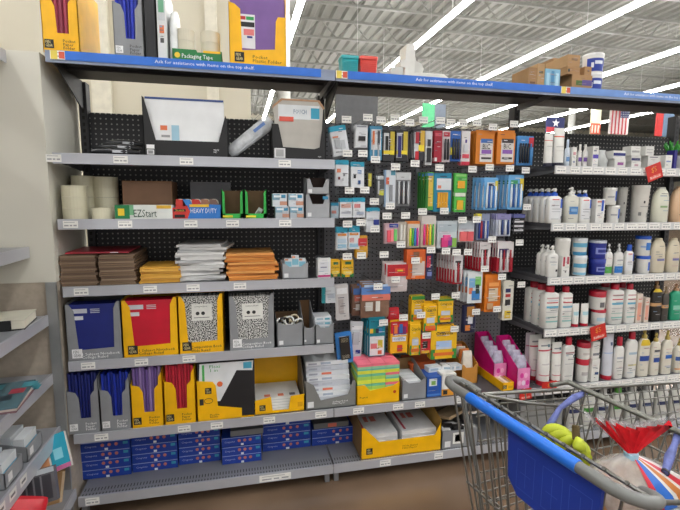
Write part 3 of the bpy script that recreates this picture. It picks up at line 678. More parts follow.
sheets('orange_envelope', 'orange kraft envelope inside its fanned pile', 'orange kraft envelope on top of its fanned pile', 'envelope', 226, 277, 253.5, .035, .24, 12, ('d98a3c', 'e39a4c', 'c87a34', 'eaa85c'), 'orange envelopes', .012, .09, curl=.8)
openbox('pale grey box of blue and white packets beside the orange envelopes', (282, 262, 308.5, 278), Z3, .03, mat('a3a5a8', .5), .1, .7, '8a8a8c', front=.9)
for k, (px, py) in enumerate(((288, 258), (295, 255), (302, 258))):
    p = PY(px, py, .05); b = MB(); b.box(-.018, .018, 0, .03, 0, p.z-Z3-.005, mat('d8dee2', .4)); z = p.z-Z3
    b.rect(-.016, .016, z*.55, z*.8, -.001, '7fb8cc'); b.rect(-.016, 0, z*.85, z*.93, -.001, 'd88a6a')
    tag(b.build('small_packet', None, (p.x, .04+.001*k, Z3+.004)), ('blue and white packet by the orange envelopes in the grey box', 'blue and white packet in the middle of the grey box', 'blue and white packet by the hanging packs in the grey box')[k], 'packet', 'packets in the grey box')
simple('label_box', 'small white box with a magenta base stripe at the shelf end', 'box', (318, 258, 330.5, 277), Z3, .03, .06, mat('e4e4e4', .4), [(0, 1, .04, .14, 'c8387a'), (.1, .9, .3, .8, 'd5d6da'), (.2, .7, .5, .56, '8a8a9a')])
p = PY(318, 257, .05); b = MB(); b.tube([(-.03, 0, 0), (-.01, 0, .01), (.02, 0, .002), (.05, 0, .008)], .006, mat('26262a', .4), 6); tag(b.build('cable_coil', None, (p.x+.01, .045, PY(324, 257.5, .05).z)), 'black and white coil lying over the magenta striped box', 'cable')

# shelf four: small open boxes
t, x0, w, h = openbox('grey box of tangled black and white rings beside the grey composition carton', (277, 320, 303, 343), Z4, .02, CG, .18, .82, '6a5038', front=.9)
for k in range(7):
    r = .022; b = MB(); b.tube([(r*math.cos(a*.52), 0, r*math.sin(a*.52)) for a in range(12)], .005, mat(('e2e2de', '2a2a2c', 'd8c8a8')[k % 3], .4), 6, closed=True)
    o = b.build('ring_clip', None, (x0+w*(.16+.112*k), .045+.015*(k % 3), Z4+h*.86+.008*(k % 2))); o.rotation_euler = (R.uniform(-.7, .7), 0, R.uniform(-.8, .8)); tag(o, 'loose ring clip in the grey box, %s from the composition carton' % ORD[k], 'clip', 'ring clips in the grey box')
openbox('brown lined grey box between the ring clips and white packets', (303.5, 308, 315, 341), Z4, .03, CG, .18, .45, '8a6848', front=.5)
t, x0, w, h = openbox('grey display box filled with white index packets', (315.5, 322, 334, 341.5), Z4, .02, CG, .2, .75, '8a6848', front=.9)
for k in range(6):
    p0 = PY(315.5, 300, .03).x
    b = MB(); ww = w*.9; b.box(0, ww, 0, .1, 0, .020, mat('dfe2e6' if k % 2 else 'cdd3da', .4)); b.rect(ww*.1, ww*.5, .004, .014, -.0006, 'a9bcc8'); b.rect(ww*.6, ww*.9, .004, .014, -.0006, '5fa6b8')
    tag(b.build('index_packet', None, (x0+.003, .028+.006*k, Z4+.004+.0215*k)), 'white index card packet in the grey display box, %s from bottom' % ORD[k], 'packet', 'index packets')

# ------------------------------------------------------------------ shelf five: trays
x0, x1, zt = frame_of(197, 381, 254, 426, Z5, .012); w = x1-x0; h = zt-Z5
t = thing('display_carton', 'yellow cut-away carton holding black binders', 'display box', (x0, .012, Z5))
b = MB(); b.prism([(0, 0), (w*.78, 0), (w*.78, .25*h), (.36*w, .36*h), (.33*w, .9*h), (.28*w, h), (0, 1.05*h)], 'y', 0, .003, YEL); b.box(0, .003, 0, .25, 0, h, YEL); b.box(0, w, 0, .25, 0, .003, YEL); b.box(0, w*.95, .247, .25, 0, h*.8, YEL); b.build('carton_shell', t)
b = MB(); logo(b, .2*w, .78*h, .03); b.text('1', .08*w, .5*h, .03, -.001, mat(TD))
b.tube([(.2*w+.02*math.cos(a*.45), -.0015, .52*h+.013*math.sin(a*.45)) for a in range(14)], .0012, mat(TD), 4, closed=True)
b.text('Flexible\nBinder', .3*w, .12*h, .009, -.001, mat(TD), .3*w); b.build('printed_label', t)
hb = PY(225, 361, .03).z-Z5
for k in range(4):
    t2 = thing('ring_binder', ('black binder with slanted white cover sheet in the yellow cut-away carton' if k == 0 else 'black binder behind the front one in the yellow carton, %s back' % ORD[k]), 'binder', (x0+.006, .02+k*.045, Z5+.006), 0, 'black binders')
    b = MB(); b.box(0, w*1.0, 0, .035, 0, hb-.008, mat('222225', .35)); b.build('cover', t2)
    if k == 0:
        b = MB(); b.prism([(.0, .3*hb), (.04*w, .97*hb), (.98*w, .97*hb), (.96*w, .8*hb), (.68*w, .82*hb), (.38*w, .3*hb)], 'y', -.002, 0, mat('e3e6e8', .3))
        b.rect(.08*w, .12*w, .45*hb, .95*hb, -.003, '4fae5a'); b.text('Flexi\n1 in', .3*w, .88*hb, .016, -.003, mat('3a9a4a'), .3*w); b.rect(.8*w, .95*w, .84*hb, .95*hb, -.003, '4aa3c0')
        b.add([(.38*w+.014*math.cos(a*.5), -.003, .6*hb+.014*math.sin(a*.5)) for a in range(12)], [tuple(range(12))], 'e06a3a'); b.build('cover_sheet', t2)
# open yellow tray with index cards
x0, x1, zt = frame_of(254, 366, 304.5, 418, Z5, .02); w = x1-x0; h = zt-Z5; dp = .26
t = thing('display_carton', 'open yellow and white tray carton of filler cards in the shelf middle', 'display box', (x0, .02, Z5)); WI = mat('e0dfda', .6)
b = MB(); b.prism([(0, 0), (w, 0), (w, .36*h), (.72*w, .34*h), (.68*w, .06*h), (.36*w, .06*h), (.33*w, .36*h), (0, .3*h)], 'y', 0, .003, YEL)
sd = [(0, 0), (dp, 0), (dp, h*1.3), (dp*.7, h*1.1), (0, .33*h)]
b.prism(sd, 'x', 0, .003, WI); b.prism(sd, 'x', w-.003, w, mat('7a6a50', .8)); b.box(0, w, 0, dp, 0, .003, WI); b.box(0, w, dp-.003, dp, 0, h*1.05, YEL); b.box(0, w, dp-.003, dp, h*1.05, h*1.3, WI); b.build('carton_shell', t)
b = MB(); logo(b, .16*w, .14*h, .03); b.rect(.86*w, .96*w, .1*h, .2*h, -.001, 'd89a00'); b.build('printed_label', t)
for k in range(10):
    t2 = tag(MB().box(0, w*.9, 0, .2, 0, .005, mat('e6e6e2' if k % 2 else 'd3d4d2', .6)).build('filler_paper_pack', None, (x0+.008, .03+.003*k, Z5+.005+.006*k)), 'white filler card pack in the open yellow tray, %s from bottom' % ORD[k] if k < 9 else 'white filler card pack with two orange marks, uppermost in the open yellow tray', 'paper pack', 'filler packs in the yellow tray')
b = MB(); z = .0054
for q, c in ((.02, 'e07a5a'), (.09, 'e07a5a'), (.15, '6a6a6e')): b.add([(w*.1+q, .02, z), (w*.1+q+.03, .02, z), (w*.1+q+.03, .05, z), (w*.1+q, .05, z)], [(0, 1, 2, 3)], c)
b.build('printed_label', t2)
# grey tray stacked with white index card bundles
x0, x1, zt = frame_of(305.5, 384, 356, 413, Z5, .02); w = x1-x0; h = zt-Z5; dp = .3
t = thing('display_carton', 'grey tray carton piled with white index card packs', 'display box', (x0, .02, Z5)); DG = mat('7f7f7c', .55)
b = MB(); b.prism([(0, 0), (w, 0), (w, .95*h), (.94*w, 1.1*h), (.84*w, .5*h), (.3*w, .34*h), (.16*w, h), (0, 1.2*h)], 'y', 0, .003, DG)
sd = [(0, 0), (dp, 0), (dp, h*1.6), (0, h*1.0)]; b.prism(sd, 'x', 0, .003, DG); b.prism([(0, 0), (dp, 0), (dp, h*1.4), (0, h*.95)], 'x', w-.003, w, DG); b.box(0, w, 0, dp, 0, .003, DG); b.build('carton_shell', t)
b = MB(); b.rect(.04*w, .16*w, .08*h, .08*h+.12*w, -.001, 'e2e2e2'); b.text('College Ruled\nFiller Paper', .68*w, .2*h, .010, -.001, mat(TW), .46*w); b.build('printed_label', t)
zt2 = PY(322, 357, .16).z
n = 9
for k in range(n):
    th = (zt2-Z5-.01)/n; f = k/n
    o = tag(MB().box(0, w*.86, 0, .24-.14*f*.6, 0, th*.9, mat(('dcdfe4', 'c9ccd4', 'e6e8ea')[k % 3], .45)).build('index_card_pack', None, (x0+w*.06, .026+f*.1, Z5+.005+k*th)), 'white index card pack in the grey tray pile, %s from bottom' % ORD[k], 'card pack', 'index card packs in the grey tray')
    if k == n-1: o['label'] = 'white index card pack topmost on the grey tray pile'
    b = MB(); b.rect(w*.3, w*.5, th*.2, th*.7, -.001, ('e0785a', 'b9bcc6', 'a9b4c4')[k % 3]); b.rect(w*.05, w*.22, th*.2, th*.6, -.001, 'a6a9b4'); b.build('printed_label', o)

# sticky note cube stack in yellow carton
x0, x1, zt = frame_of(357, 386, 399.5, 404, Z5, .015); w = x1-x0; h = zt-Z5
t = thing('display_carton', 'low yellow carton beneath the neon sticky note blocks', 'display box', (x0, .015, Z5))
b = MB(); b.prism([(0, 0), (w, 0), (w, 1.15*h), (.85*w, .95*h), (.3*w, .75*h), (.18*w, 1.1*h), (0, 1.1*h)], 'y', 0, .003, YEL); b.box(0, .003, 0, .2, 0, h, YEL); b.box(w-.003, w, 0, .2, 0, h, YEL); b.box(0, w, 0, .2, 0, .003, YEL); b.build('carton_shell', t)
b = MB(); b.text('Post-it', .16*w, .42*h, .010, -.001, mat(TD), .22*w); b.add([(.88*w+.009*math.cos(a*.6), -.001, .6*h+.009*math.sin(a*.6)) for a in range(10)], [tuple(range(10))], 'c8402a'); b.build('printed_label', t)
zt2 = PY(378, 362, .03).z; nr = 4; ch = (zt2-Z5-.008)/nr; cw = w/3-.003
for r_ in range(nr):
    for k in range(3):
        for dpt in range(2):
            t2 = thing('sticky_note_block', 'neon sticky note block, %s row, %s' % (('lowest', 'second', 'third', 'top')[r_], ('beside the grey tray', 'middle column', 'beside the small grey box')[k]) + (', facing out' if dpt == 0 else ', tucked behind'), 'sticky notes', (x0+.004+k*(cw+.002), .022+dpt*.078, Z5+.004+r_*ch), group='neon sticky note blocks')
            b = MB(); L_ = [('f0768a', .25), ('8fc9a0', .25), ('5fb8a8', .15), ('d8e04a', .35)] if r_ == 3 or k == 2 else [('6fbf9a', .25), ('a9d45a', .35), ('e0e84a', .4)]
            z = ch*.97
            for c, f in L_: b.box(0, cw, 0, .075, z-ch*.97*f, z, mat(c, .5)); z -= ch*.97*f
            b.build('note_pad', t2)
# small cartons right of it
t, x0, w, h = openbox('grey box of white packets beside the sticky notes', (402, 372, 426.5, 398), Z5, .02, CG, .22, .6, '8f7048', front=.72)
for k in range(4):
    b = MB(); b.box(0, w*.62, 0, .04, 0, h*.62, mat('dadee2', .4)); b.rect(.004, w*.5, h*.45, h*.55, -.001, 'a9b2bc'); tag(b.build('small_packet', None, (x0+w*.18, .03+.045*k, Z5+.004)), 'white packet in the grey box by the sticky notes, %s back' % ORD[k], 'packet', 'packets by the sticky notes')
simple('small_box', 'small bright blue box with white label beside the grey packet box', 'box', (427, 377, 441, 397), Z5, .03, .12, mat('2458b0', .4), [(.15, .7, .55, .92, 'dfe6ea'), (.3, .6, .6, .8, '7fae5a'), (0, 1, .05, .15, '4f86d0')])
simple('small_box', 'small white and orange crayon box next to the bright blue box', 'box', (442, 374, 456, 394), Z5, .03, .12, mat('e8e8e4', .4), [(0, 1, 0, .3, 'e59a2a'), (.1, .4, .05, .25, '2a2a2a')])
for k, (px, py, lb) in enumerate(((434, 373, 'white glue box lying on the blue box'), (448, 365, 'white glue box higher on the crayon box'), (455, 371, 'white tape box tilted behind the cart handle'))):
    p = PY(px, py+6, .1); b = MB(); b.box(-.04, .04, 0, .05, 0, .03, mat(('d3d8dc', 'e4e6e8', 'c9ced4')[k], .4)); b.rect(-.03, .02, .01, .022, -.001, '9fb4c4')
    t9 = tag(b.build('glue_box', None, (p.x, .09+.0*k, max(Z5+.115, p.z))), lb, 'box'); t9.rotation_euler = (0, (.0, .05, .1)[k], (.1, -.15, .2)[k])
sheets('orange_pack', 'orange wrapped craft pack in the pile behind the blue box', 'orange wrapped craft pack on top of the pile behind the blue box', 'pack', 413, 440, 362, .2, .14, 6, ('e0703a', 'd86434'), 'orange craft packs', .006, .1, z0=Z5, curl=.8)
t, x0, w, h = openbox('brown lined orange and white bag box beside the pink displays', (462, 352, 478, 380), Z5, .15, mat('c98a3a', .6), .2, .5, 'a8743a', front=.6)
for k in range(4):
    b = MB(); b.se([(0, w*.3, .012), (h*.4, w*.36, .02), (h*.85, w*.3, .012), (h*.95, w*.28, .003)], mat(('e8e0d4', 'e0803a')[k % 2], .35, 0, .1, 30, 'crinkle'), 3, 12)
    o = b.build('snack_bag', None, (x0+w*.5, .19+.04*k, Z5+.004)); tag(o, 'orange and white bag in the brown lined box, %s back' % ORD[k], 'bag', 'bags in the brown lined box')
# long yellow tray
A = PY(501.5, 388, .02).x
t = thing('display_carton', 'long low yellow carton with clear ruler packs beside the pink displays', 'display box', (A, .01, Z5), 0)
b = MB(); L, w, h = .33, .072, .05
b.box(0, w, 0, .003, 0, h, YEL); b.box(0, .003, 0, L, 0, h, YEL); b.box(w-.003, w, 0, L, 0, h, YEL); b.box(0, w, L-.003, L, 0, h*1.2, YEL); b.box(0, w, 0, L, 0, .003, YEL); b.build('carton_shell', t)
b = MB(); logo(b, .2*w, .5*h, .022); b.rect(.5*w, .9*w, .3*h, .6*h, -.001, 'd8a000'); b.build('printed_label', t)
for k in range(3): tag(MB().box(0, .017, 0, .29, 0, .042, mat(('d8c89a', 'efe9da', 'b99a6a')[k], .3)).build('ruler_pack', None, (A+.007+.02*k, .02, Z5+.004)), ('tan ruler pack in the long yellow carton', 'cream ruler pack in the long yellow carton', 'brown ruler pack in the long yellow carton')[k], 'ruler pack')
# pink displays
PK = mat('d0107a', .4)
for k, (px, yy, lb) in enumerate(((502, .11, 'pink slanted display carton behind the larger pink one'), (520, .015, 'pink slanted display carton standing at the shelf front'))):
    X = PY(517, 380, .015).x-(.09 if k == 0 else 0); L = .23; w = .085; hb, hf = .25, .125
    t = thing('display_carton', lb, 'display box', (X, yy, Z5)); sd = [(0, 0), (L, 0), (L, hb), (L*.92, hb), (0, hf)]
    b = MB(); b.prism(sd, 'x', 0, .003, PK); b.prism(sd, 'x', w-.003, w, PK); b.box(0, w, 0, .003, 0, hf, mat('e88abf', .4)); b.box(0, w, L-.003, L, 0, hb, PK); b.box(0, w, 0, L, 0, .003, PK); b.build('carton_shell', t)
    b = MB()
    for q in range(5): b.add([(w*(.2+.15*q)+.012*math.cos(a*.63), -.001-.0001*q, hf*(.3+.35*(q % 2))+.016*math.sin(a*.63)) for a in range(10)], [tuple(range(10))], ('f4b8d8', 'd83a98', 'f0d8e8')[q % 3])
    b.build('printed_label', t)
    for q in range(4):
        b = MB(); b.se([(0, .024, .012), (.07, .036, .03), (.14, .034, .02), (.185, .026, .004)], clear('dcdcf0', .4), 2.4, 14)
        b.se([(.02, .014, .008), (.06, .02, .014), (.09, .012, .008)], mat(('7f8fd0', 'd8a0c8', '5a6aa8', 'c8c8dc')[q], .4), 2.2, 10)
        o = b.build('bauble_bag', None, (X+w/2, yy+.035+.05*q, Z5+.006+.014*q)); tag(o, 'clear bag of pale baubles in the %s pink display, %s up' % (('rear', 'front')[k], ORD[q]), 'bag', 'bauble bags in the %s pink display' % ('rear', 'front')[k])
# ------------------------------------------------------------------ base deck: blue cartons
BB = mat('1c3fa0', .35)
def crate(px0, px1, py1, z, hgt, Y, lab, grp='blue boxes'):
    a = PY(px0, py1, Y).x; c = PY(px1, py1, Y).x; w = c-a-.003
    t = thing('paper_clip_box', lab, 'box', (a, Y, z), group=grp)
    b = MB(); b.box(0, w, 0, .13, 0, hgt, BB); b.build('package_body', t)
    b = MB()
    for k in range(3): b.add([(w*(.44+.14*k)+.0085*math.cos(q*.6), -.0009, hgt*.58+.0085*math.sin(q*.6)) for q in range(10)], [tuple(range(10))], 'c8766a')
    b.rect(w*.86, w*.96, hgt*.5, hgt*.8, -.0009, '3a9ab8'); b.text('Crayons', w*.2, hgt*.5, hgt*.26, -.001, mat('b9c6ee'), w*.26); b.rect(0, w, hgt*.93, hgt*.99, -.0009, 'a9b8e6')
    b.rect(w*.48, w*.55, hgt*.0, hgt*.25, -.0009, 'dfe3ea'); b.build('printed_label', t)
    return t
cols = ((81, 131, 'end stack by the shelf side'), (132, 178, 'second stack from the shelf side'), (179, 221, 'third stack from the shelf side'), (222, 262, 'fourth stack from the shelf side'), (263, 311, 'fifth stack from the shelf side'))
for ci, (a, c, nm) in enumerate(cols):
    Y = (.135, .15, .165, .12, .20)[ci]; n = (4, 4, 4, 3, 4)[ci]; hh = .049
    for k in range(n):
        if ci == 4 and k == 0: pass
        crate(a, c, 455, ZB+.001+k*hh, hh-.002, Y+R.uniform(0, .006), 'blue box, %s in the %s' % (('bottom one', 'second up', 'third up', 'fourth up')[k], nm))
t = crate(312, 361, 440, ZB+.001+.0*.049, .047, .2, 'blue box lying under the grey flattened pack by the paper tray')
t = crate(312, 361, 432, ZB+.001+.049, .047, .2, 'blue box with a grey pack on it beside the paper tray')
b = MB(); x = PY(314, 425, .2).x; b.box(0, .2, 0, .12, 0, .03, mat('6f6f70', .5)); b.rect(.08, .13, .004, .026, -.001, 'd8705a'); tag(b.build('flat_pack', None, (x, .2, ZB+.101)), 'grey flat pack with orange mark lying on the blue boxes', 'package')
x = PY(230, 416, .14).x; tag(MB().box(0, .17, 0, .1, 0, .03, mat('7a7b7e', .5)).build('flat_pack', None, (x, .13, ZB+.149)), 'plain grey flat pack lying on the fourth blue stack', 'package')
# yellow tray of paper
x0, x1, zt = frame_of(361, 424, 440.5, 458, ZB, .02); w = x1-x0; h = zt-ZB; dp = .34
t = thing('display_carton', 'wide yellow tray carton of printer paper on the low deck', 'display box', (x0, .015, ZB))
b = MB(); b.prism([(0, 0), (w, 0), (w, .95*h), (.92*w, .52*h), (.22*w, .5*h), (.04*w, 1.0*h), (0, h)], 'y', 0, .003, YEL); sd = [(0, 0), (dp, 0), (dp, h*1.5), (0, h)]
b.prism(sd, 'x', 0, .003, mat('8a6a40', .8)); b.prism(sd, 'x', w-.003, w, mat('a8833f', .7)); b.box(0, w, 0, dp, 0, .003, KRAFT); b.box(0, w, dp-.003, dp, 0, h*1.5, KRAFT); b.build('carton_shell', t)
b = MB(); logo(b, .1*w, .24*h, .035); b.text('Wide Ruled\nFiller Paper', .6*w, .24*h, .012, -.001, mat('7a5a10'), .3*w); b.build('printed_label', t)
for col in (0, 1):
    for k in range(6):
        t2 = thing('paper_ream', ('white filler paper pack with red print, top of the pile %s' % ('next to the blue boxes', 'next to the grey tray')[col]) if k == 5 else ('white filler paper pack %s from bottom in the pile ' % ORD[k])+'%s' % ('next to the blue boxes', 'next to the grey tray')[col], 'paper pack', (x0+.012+col*w*.5, .028+.004*k, ZB+.004+.019*k), group='filler paper packs')
        b = MB(); b.box(0, w*.44, 0, .27, 0, .0175, mat('dcdcdc' if k % 2 else 'cfd0d2', .4)); b.build('paper_block', t2)
        if k == 5:
            b = MB(); z = .0178
            def tq(a, c, d, e, m_): b.add([(a*w, d, z), (c*w, d, z), (c*w, e, z), (a*w, e, z)], [(0, 1, 2, 3)], m_)
            tq(.04, .07, .02, .25, 'b04050'); tq(.12, .17, .14, .2, 'd87a70'); tq(.2, .27, .14, .2, 'd87a70'); tq(.1, .4, .22, .25, 'a9aaae'); b.build('printed_label', t2)
t, x0, w, h = openbox('grey tray of cards and black clips beside the paper tray', (442, 427, 477.5, 449), ZB, .015, mat('8d8f92', .5), .3, .85, '5a4a3c', [(.3, .6, .2, .75, 'e6e6e0'), (.36, .52, .3, .65, '3a3a3a')], front=.9)
a = PY(455, 412, .14)
o = MB().box(-.085, .085, -.06, .06, 0, .014, mat('b39a78', .7)).build('cork_tile', None, (x0+w*.5, .15, ZB+h+.012)); o.rotation_euler = (-.2, 0, .5); tag(o, 'tan square tile tilted on the grey tray', 'tile')
for k in range(7):
    o = MB().box(-.03, .03, -.02, .02, 0, .02, mat(('e4e4e2', '1c1c1e', 'd0d0d0', '2a2a2c')[k % 4], .4)).build('clip_pack', None, (x0+w*(.14+.12*k), .05+.016*(k % 3), ZB+h*.72+.006*(k % 2))); o.rotation_euler = (0, 0, R.uniform(-.3, .3)); tag(o, 'small clip pack in the grey tray, %s from the paper tray' % ORD[k], 'clip pack', 'clip packs in the grey tray')
# ------------------------------------------------------------------ hanging packs on peg hooks
YH = .10
def hook(X, Z, lab, tagp=None, yh=YH):
    t = thing('peg_hook', lab, 'hook', (X, yh, Z))
    b = MB(); b.tube([(0, D-yh-.002, -.018), (0, .012, -.018), (0, .0, -.012)], .0028, mat('b9bbbe', .25, .8), 6)
    b.tube([(0, D-yh-.002, .012), (0, .004, .012)], .0022, mat('b9bbbe', .25, .8), 6); b.box(-.012, .012, D-yh-.005, D-yh-.001, -.025, .02, mat('8d8f92', .3, .6)); b.build('hook_rod', t)
    pricetag(t, 0, 0, y=-.001, w=.049, h=.034)
    return t
def pack(desc, name, cat, box, tg, n, kind, base='e8e8e8', art=(), dy=.02, hdr=None, items=(), tilt=0, txt=(), th=.01, dx=0, yb=0):
    """a row of equal packs on one peg hook; DESC names the pack, BOX is its outline"""
    Y = YH+.02+yb
    x0, x1, zt = frame_of(*box, 0, Y); zb = PY((box[0]+box[2])/2, box[3], Y).z
    w = x1-x0; h = zt-zb; X = (x0+x1)/2
    if tg: tp = PY(tg[0], tg[1], YH); hk = hook(tp.x, tp.z, 'tagged peg hook of the '+desc)
    t = thing(name, desc+(', front one' if n > 1 else ''), cat, (X, Y, zb), 0, (desc+' row') if n > 1 else None, (0, tilt, 0))
    if kind == 'card':
        b = MB(); b.box(-w/2, w/2, 0, .002, 0, h, base); b.build('backing_card', t)
        if items:
            for a, c, d, e, col in items:
                b = MB(); b.box((a-.5)*w, (c-.5)*w, -th, 0, d*h, e*h, mat(col, .3)); b.build('packed_item', t)
        dd = -.0008
    elif kind == 'pens':
        b = MB(); b.box(-w/2, w/2, 0, .002, 0, h, base); b.build('backing_card', t)
        m = len(items); pw = w*.8/m
        for k, col in enumerate(items):
            xx = -w*.4+pw*(k+.5); r = min(pw*.42, .006); b = MB()
            b.tube([(xx, -r-.001, h*.06), (xx, -r-.001, h*.1), (xx, -r-.001, h*.62), (xx, -r-.001, h*.63), (xx, -r-.001, h*.74)], [r*.4, r, r, r*.8, r*.7], mat(col, .3), 6); b.build('pen', t)
        dd = -.0008
    elif kind == 'box':
        b = MB(); b.box(-w/2, w/2, 0, th, 0, h*.92, base); b.box(-w/2, w/2, th*.45, th*.55, h*.92, h, base); b.build('package_body', t); dd = -.0008
    else:  # bag
        b = MB(); n_ = 16; prof = ((0, .96, .1), (.08, 1, .5), (.35, 1.02, 1), (.7, .98, .8), (.88, .95, .2), (1, .98, .06))
        b.loft([ring(h*f, w/2*g, max(.0012, th/2*q), 2.6, n_, 0, th/2) for f, g, q in prof], mat(base, .3, 0, .1, 22, 'crinkle')); b.build('pouch', t); dd = -.002
    if hdr:
        b = MB(); b.box(-w/2, w/2, dd-.0012, dd, h*hdr[1], h, hdr[0]); b.build('header_card', t)
    if True:
        b = MB()
        for k, (a, c, d, e, col) in enumerate(art): b.rect((a-.5)*w, (c-.5)*w, d*h, e*h, dd-.0014-.0001*k, col)
        for st, fx, fz, fh, mx, cc in txt: b.text(st, (fx-.5)*w, fz*h, fh*h, dd-.0034, mat(cc), mx*w)
        clutter(b, -w*.5, w*.5, 0, h, dd-.003, 7, desc, ('dcdce0', '3a3a40', 'c8c8cc', '8a8a90', 'e8e8ea', '6a6a74'))
        b.build('printed_label', t)
    for k in range(1, n):
        copy_thing(t, (X+dx*k+R.uniform(-.002, .002), Y+max(dy, th+.006)*k, zb+R.uniform(-.002, .003)), rot=(0, tilt+R.uniform(-.02, .02), 0), label=desc+', %s back' % ORD[k])
TL = '2aa0c0'; PW = 'e3e6ea'
G = 'e9e9e6'
# top row
pack('white card with teal top and small metal parts, tilted', 'hardware_pack', 'hanging pack', (334, 125.5, 350, 155), (346.5, 119.5), 3, 'card', PW, [(.15, .85, .1, .14, '9aa'  '0a6'), (.1, .45, .6, .66, 'd88a6a')], hdr=(TL, .82), items=((.2, .5, .25, .55, 'b4b8bc'), (.55, .8, .2, .5, 'c4c8cc')), tilt=-.18, th=.006)
pack('narrow white card with a small black clip', 'hardware_pack', 'hanging pack', (355.5, 125, 367.5, 147.5), (367.8, 117.5), 3, 'card', 'dfe2e6', [(.1, .9, .9, .97, '9a9ea6')], items=((.25, .8, .3, .5, '1e1e22'),), th=.008)
pack('teal edged card with silver and orange scissors', 'scissors_pack', 'hanging pack', (370, 126, 382, 160), (381, 120), 3, 'card', '4a90b4', [(.1, .9, .3, .9, 'd6dade')], items=((.2, .36, .45, .85, 'd07040'), (.24, .34, .06, .5, 'c6cace'), (.62, .8, .45, .85, '4a4a52'), (.64, .76, .06, .5, 'aeb2b8')), th=.006)
pack('black marker pack with yellow strip and black barrels', 'marker_pack', 'hanging pack', (383, 130, 394.5, 161), (395, 118), 4, 'card', '2a2a2e', [(.62, 1, .2, .95, 'c8b23a'), (.05, .5, .2, .9, 'c9cccf'), (.05, .95, .22, .34, 'ecd534')], items=((.2, .42, .35, .8, '1b1b1d'),), th=.008)
pack('black marker pack with yellow strip and navy barrels', 'marker_pack', 'hanging pack', (396, 130, 407.5, 161), (409.5, 122.5), 4, 'card', '2a2a2e', [(.62, 1, .2, .95, 'c8b23a'), (.05, .5, .1, .9, 'b9bcc8'), (.05, .95, .22, .34, 'ecd534')], items=((.15, .42, .12, .8, '2a2a6e'),), th=.008)
pack('red and yellow marker pack beside the two black ones', 'marker_pack', 'hanging pack', (413.5, 129, 424.5, 161), (423.5, 120), 4, 'card', '33343a', [(.6, 1, .3, .95, 'd8b040'), (.05, .95, .32, .5, 'ecd534'), (.05, .45, .1, .9, 'd4d6da')], items=((.15, .45, .04, .3, 'cf2a3a'), (.15, .45, .55, .9, 'b02a38')), th=.008)
pack('white card with black paint marker next to the red packs', 'marker_pack', 'hanging pack', (425.5, 131, 432, 165), (440.5, 120.5), 2, 'card', 'd5d7da', [], items=((.2, .8, .08, .5, '26262a'), (.3, .7, .55, .75, '3a3a40')), th=.008)
pack('deep red pen pack with tall red box face', 'pen_pack', 'hanging pack', (434, 130.5, 442, 162), (451, 122.5), 4, 'card', 'a81c34', [(.1, .9, .82, .92, 'd05a6a'), (.1, .4, .02, .14, 'e6e0e0')], th=.008, dx=-.002)
pack('white faced pen pack with black pens beside the deep red one', 'pen_pack', 'hanging pack', (442.5, 131, 450, 162), None, 3, 'pens', 'cfc4c8', [(.1, .9, .82, .96, 'b8283e')], items=('26262a', '26262a'))
pack('blue pen pack with yellow burst and black pens', 'pen_pack', 'hanging pack', (450.5, 131, 460.5, 161), (463, 123), 3, 'pens', '2c62b4', [(.0, .5, .2, .46, 'e2d43a'), (.5, .95, .05, .3, '2a3f9a')], items=('26262a', '30303a', '26262a'))
pack('white and red correction pack', 'correction_pack', 'hanging pack', (461.5, 131, 470, 165), (477, 122.5), 3, 'card', 'e0dcdc', [(0, 1, 0, .1, 'c82a44'), (.1, .9, .2, .32, 'd84a5c'), (.4, .6, .65, .75, '4a3a8a')], items=((.25, .7, .4, .6, 'd9d9de'),), th=.008)
def orange(desc, bx, tg, tip):
    pack(desc, 'pen_box', 'hanging pack', bx, tg, 5, 'box', 'd87f1e', [(.22, .92, .06, .7, 'dcd8d4'), (.25, .9, .62, .74, tip), (.3, .85, .3, .42, '8a5ab0'), (.3, .85, .14, .2, '3a3034')], th=.018, dy=.026, txt=(('BiC', .55, .52, .14, .4, '2a2a2a'),))
orange('orange pen box with white panel and blue tip stripe', (476, 130, 494, 164), (493, 127), '3a6ab0')
orange('orange pen box with white panel and black tip stripe', (497, 130, 515, 164), (514, 124), '3a3238')
pack('light blue pen pack with four black pens', 'pen_pack', 'hanging pack', (517, 136, 533, 165), None, 3, 'pens', '4a8fd0', [(.7, 1, .3, .95, '5a9ad8'), (.7, 1, .62, .95, 'cf3a48')], items=('20232c', '20232c', '20232c', '20232c', '4a8fd0'))
# second row
pack('teal topped card of small pins, next to the grey carton', 'pin_pack', 'hanging pack', (335.5, 160, 348.5, 186), (347.5, 153.3), 3, 'card', PW, [(.1, .4, .52, .66, 'e08a6a')], hdr=(TL, .82), items=((.2, .34, .25, .35, '8a4a4a'), (.5, .62, .2, .3, 'c0c4c8'), (.6, .72, .38, .46, '8a8a90')), th=.006)
pack('teal topped card of small pins with blue and black dots', 'pin_pack', 'hanging pack', (351, 162, 364, 187.5), (362.8, 153.5), 3, 'card', PW, [(.5, .8, .55, .68, '5a8ac8')], hdr=(TL, .82), items=((.2, .36, .36, .5, '26262c'), (.55, .72, .14, .28, '2a5a9a')), th=.006)
pack('thin dark strip pack with yellow band', 'refill_pack', 'hanging pack', (367, 172, 371.5, 188), (375.5, 159.5), 2, 'card', '3a3a34', [(.3, 1, .1, .9, 'c9c04a')])
pack('grey lead pack with yellow green patch', 'lead_pack', 'hanging pack', (376.5, 175, 384, 204), (395.5, 166.8), 3, 'card', '55585a', [(.3, .95, .3, .48, 'c8c83a'), (.1, .9, .85, .97, 'c9ccd0')], items=((.15, .35, .35, .8, 'b9bcc0'),), th=.006)
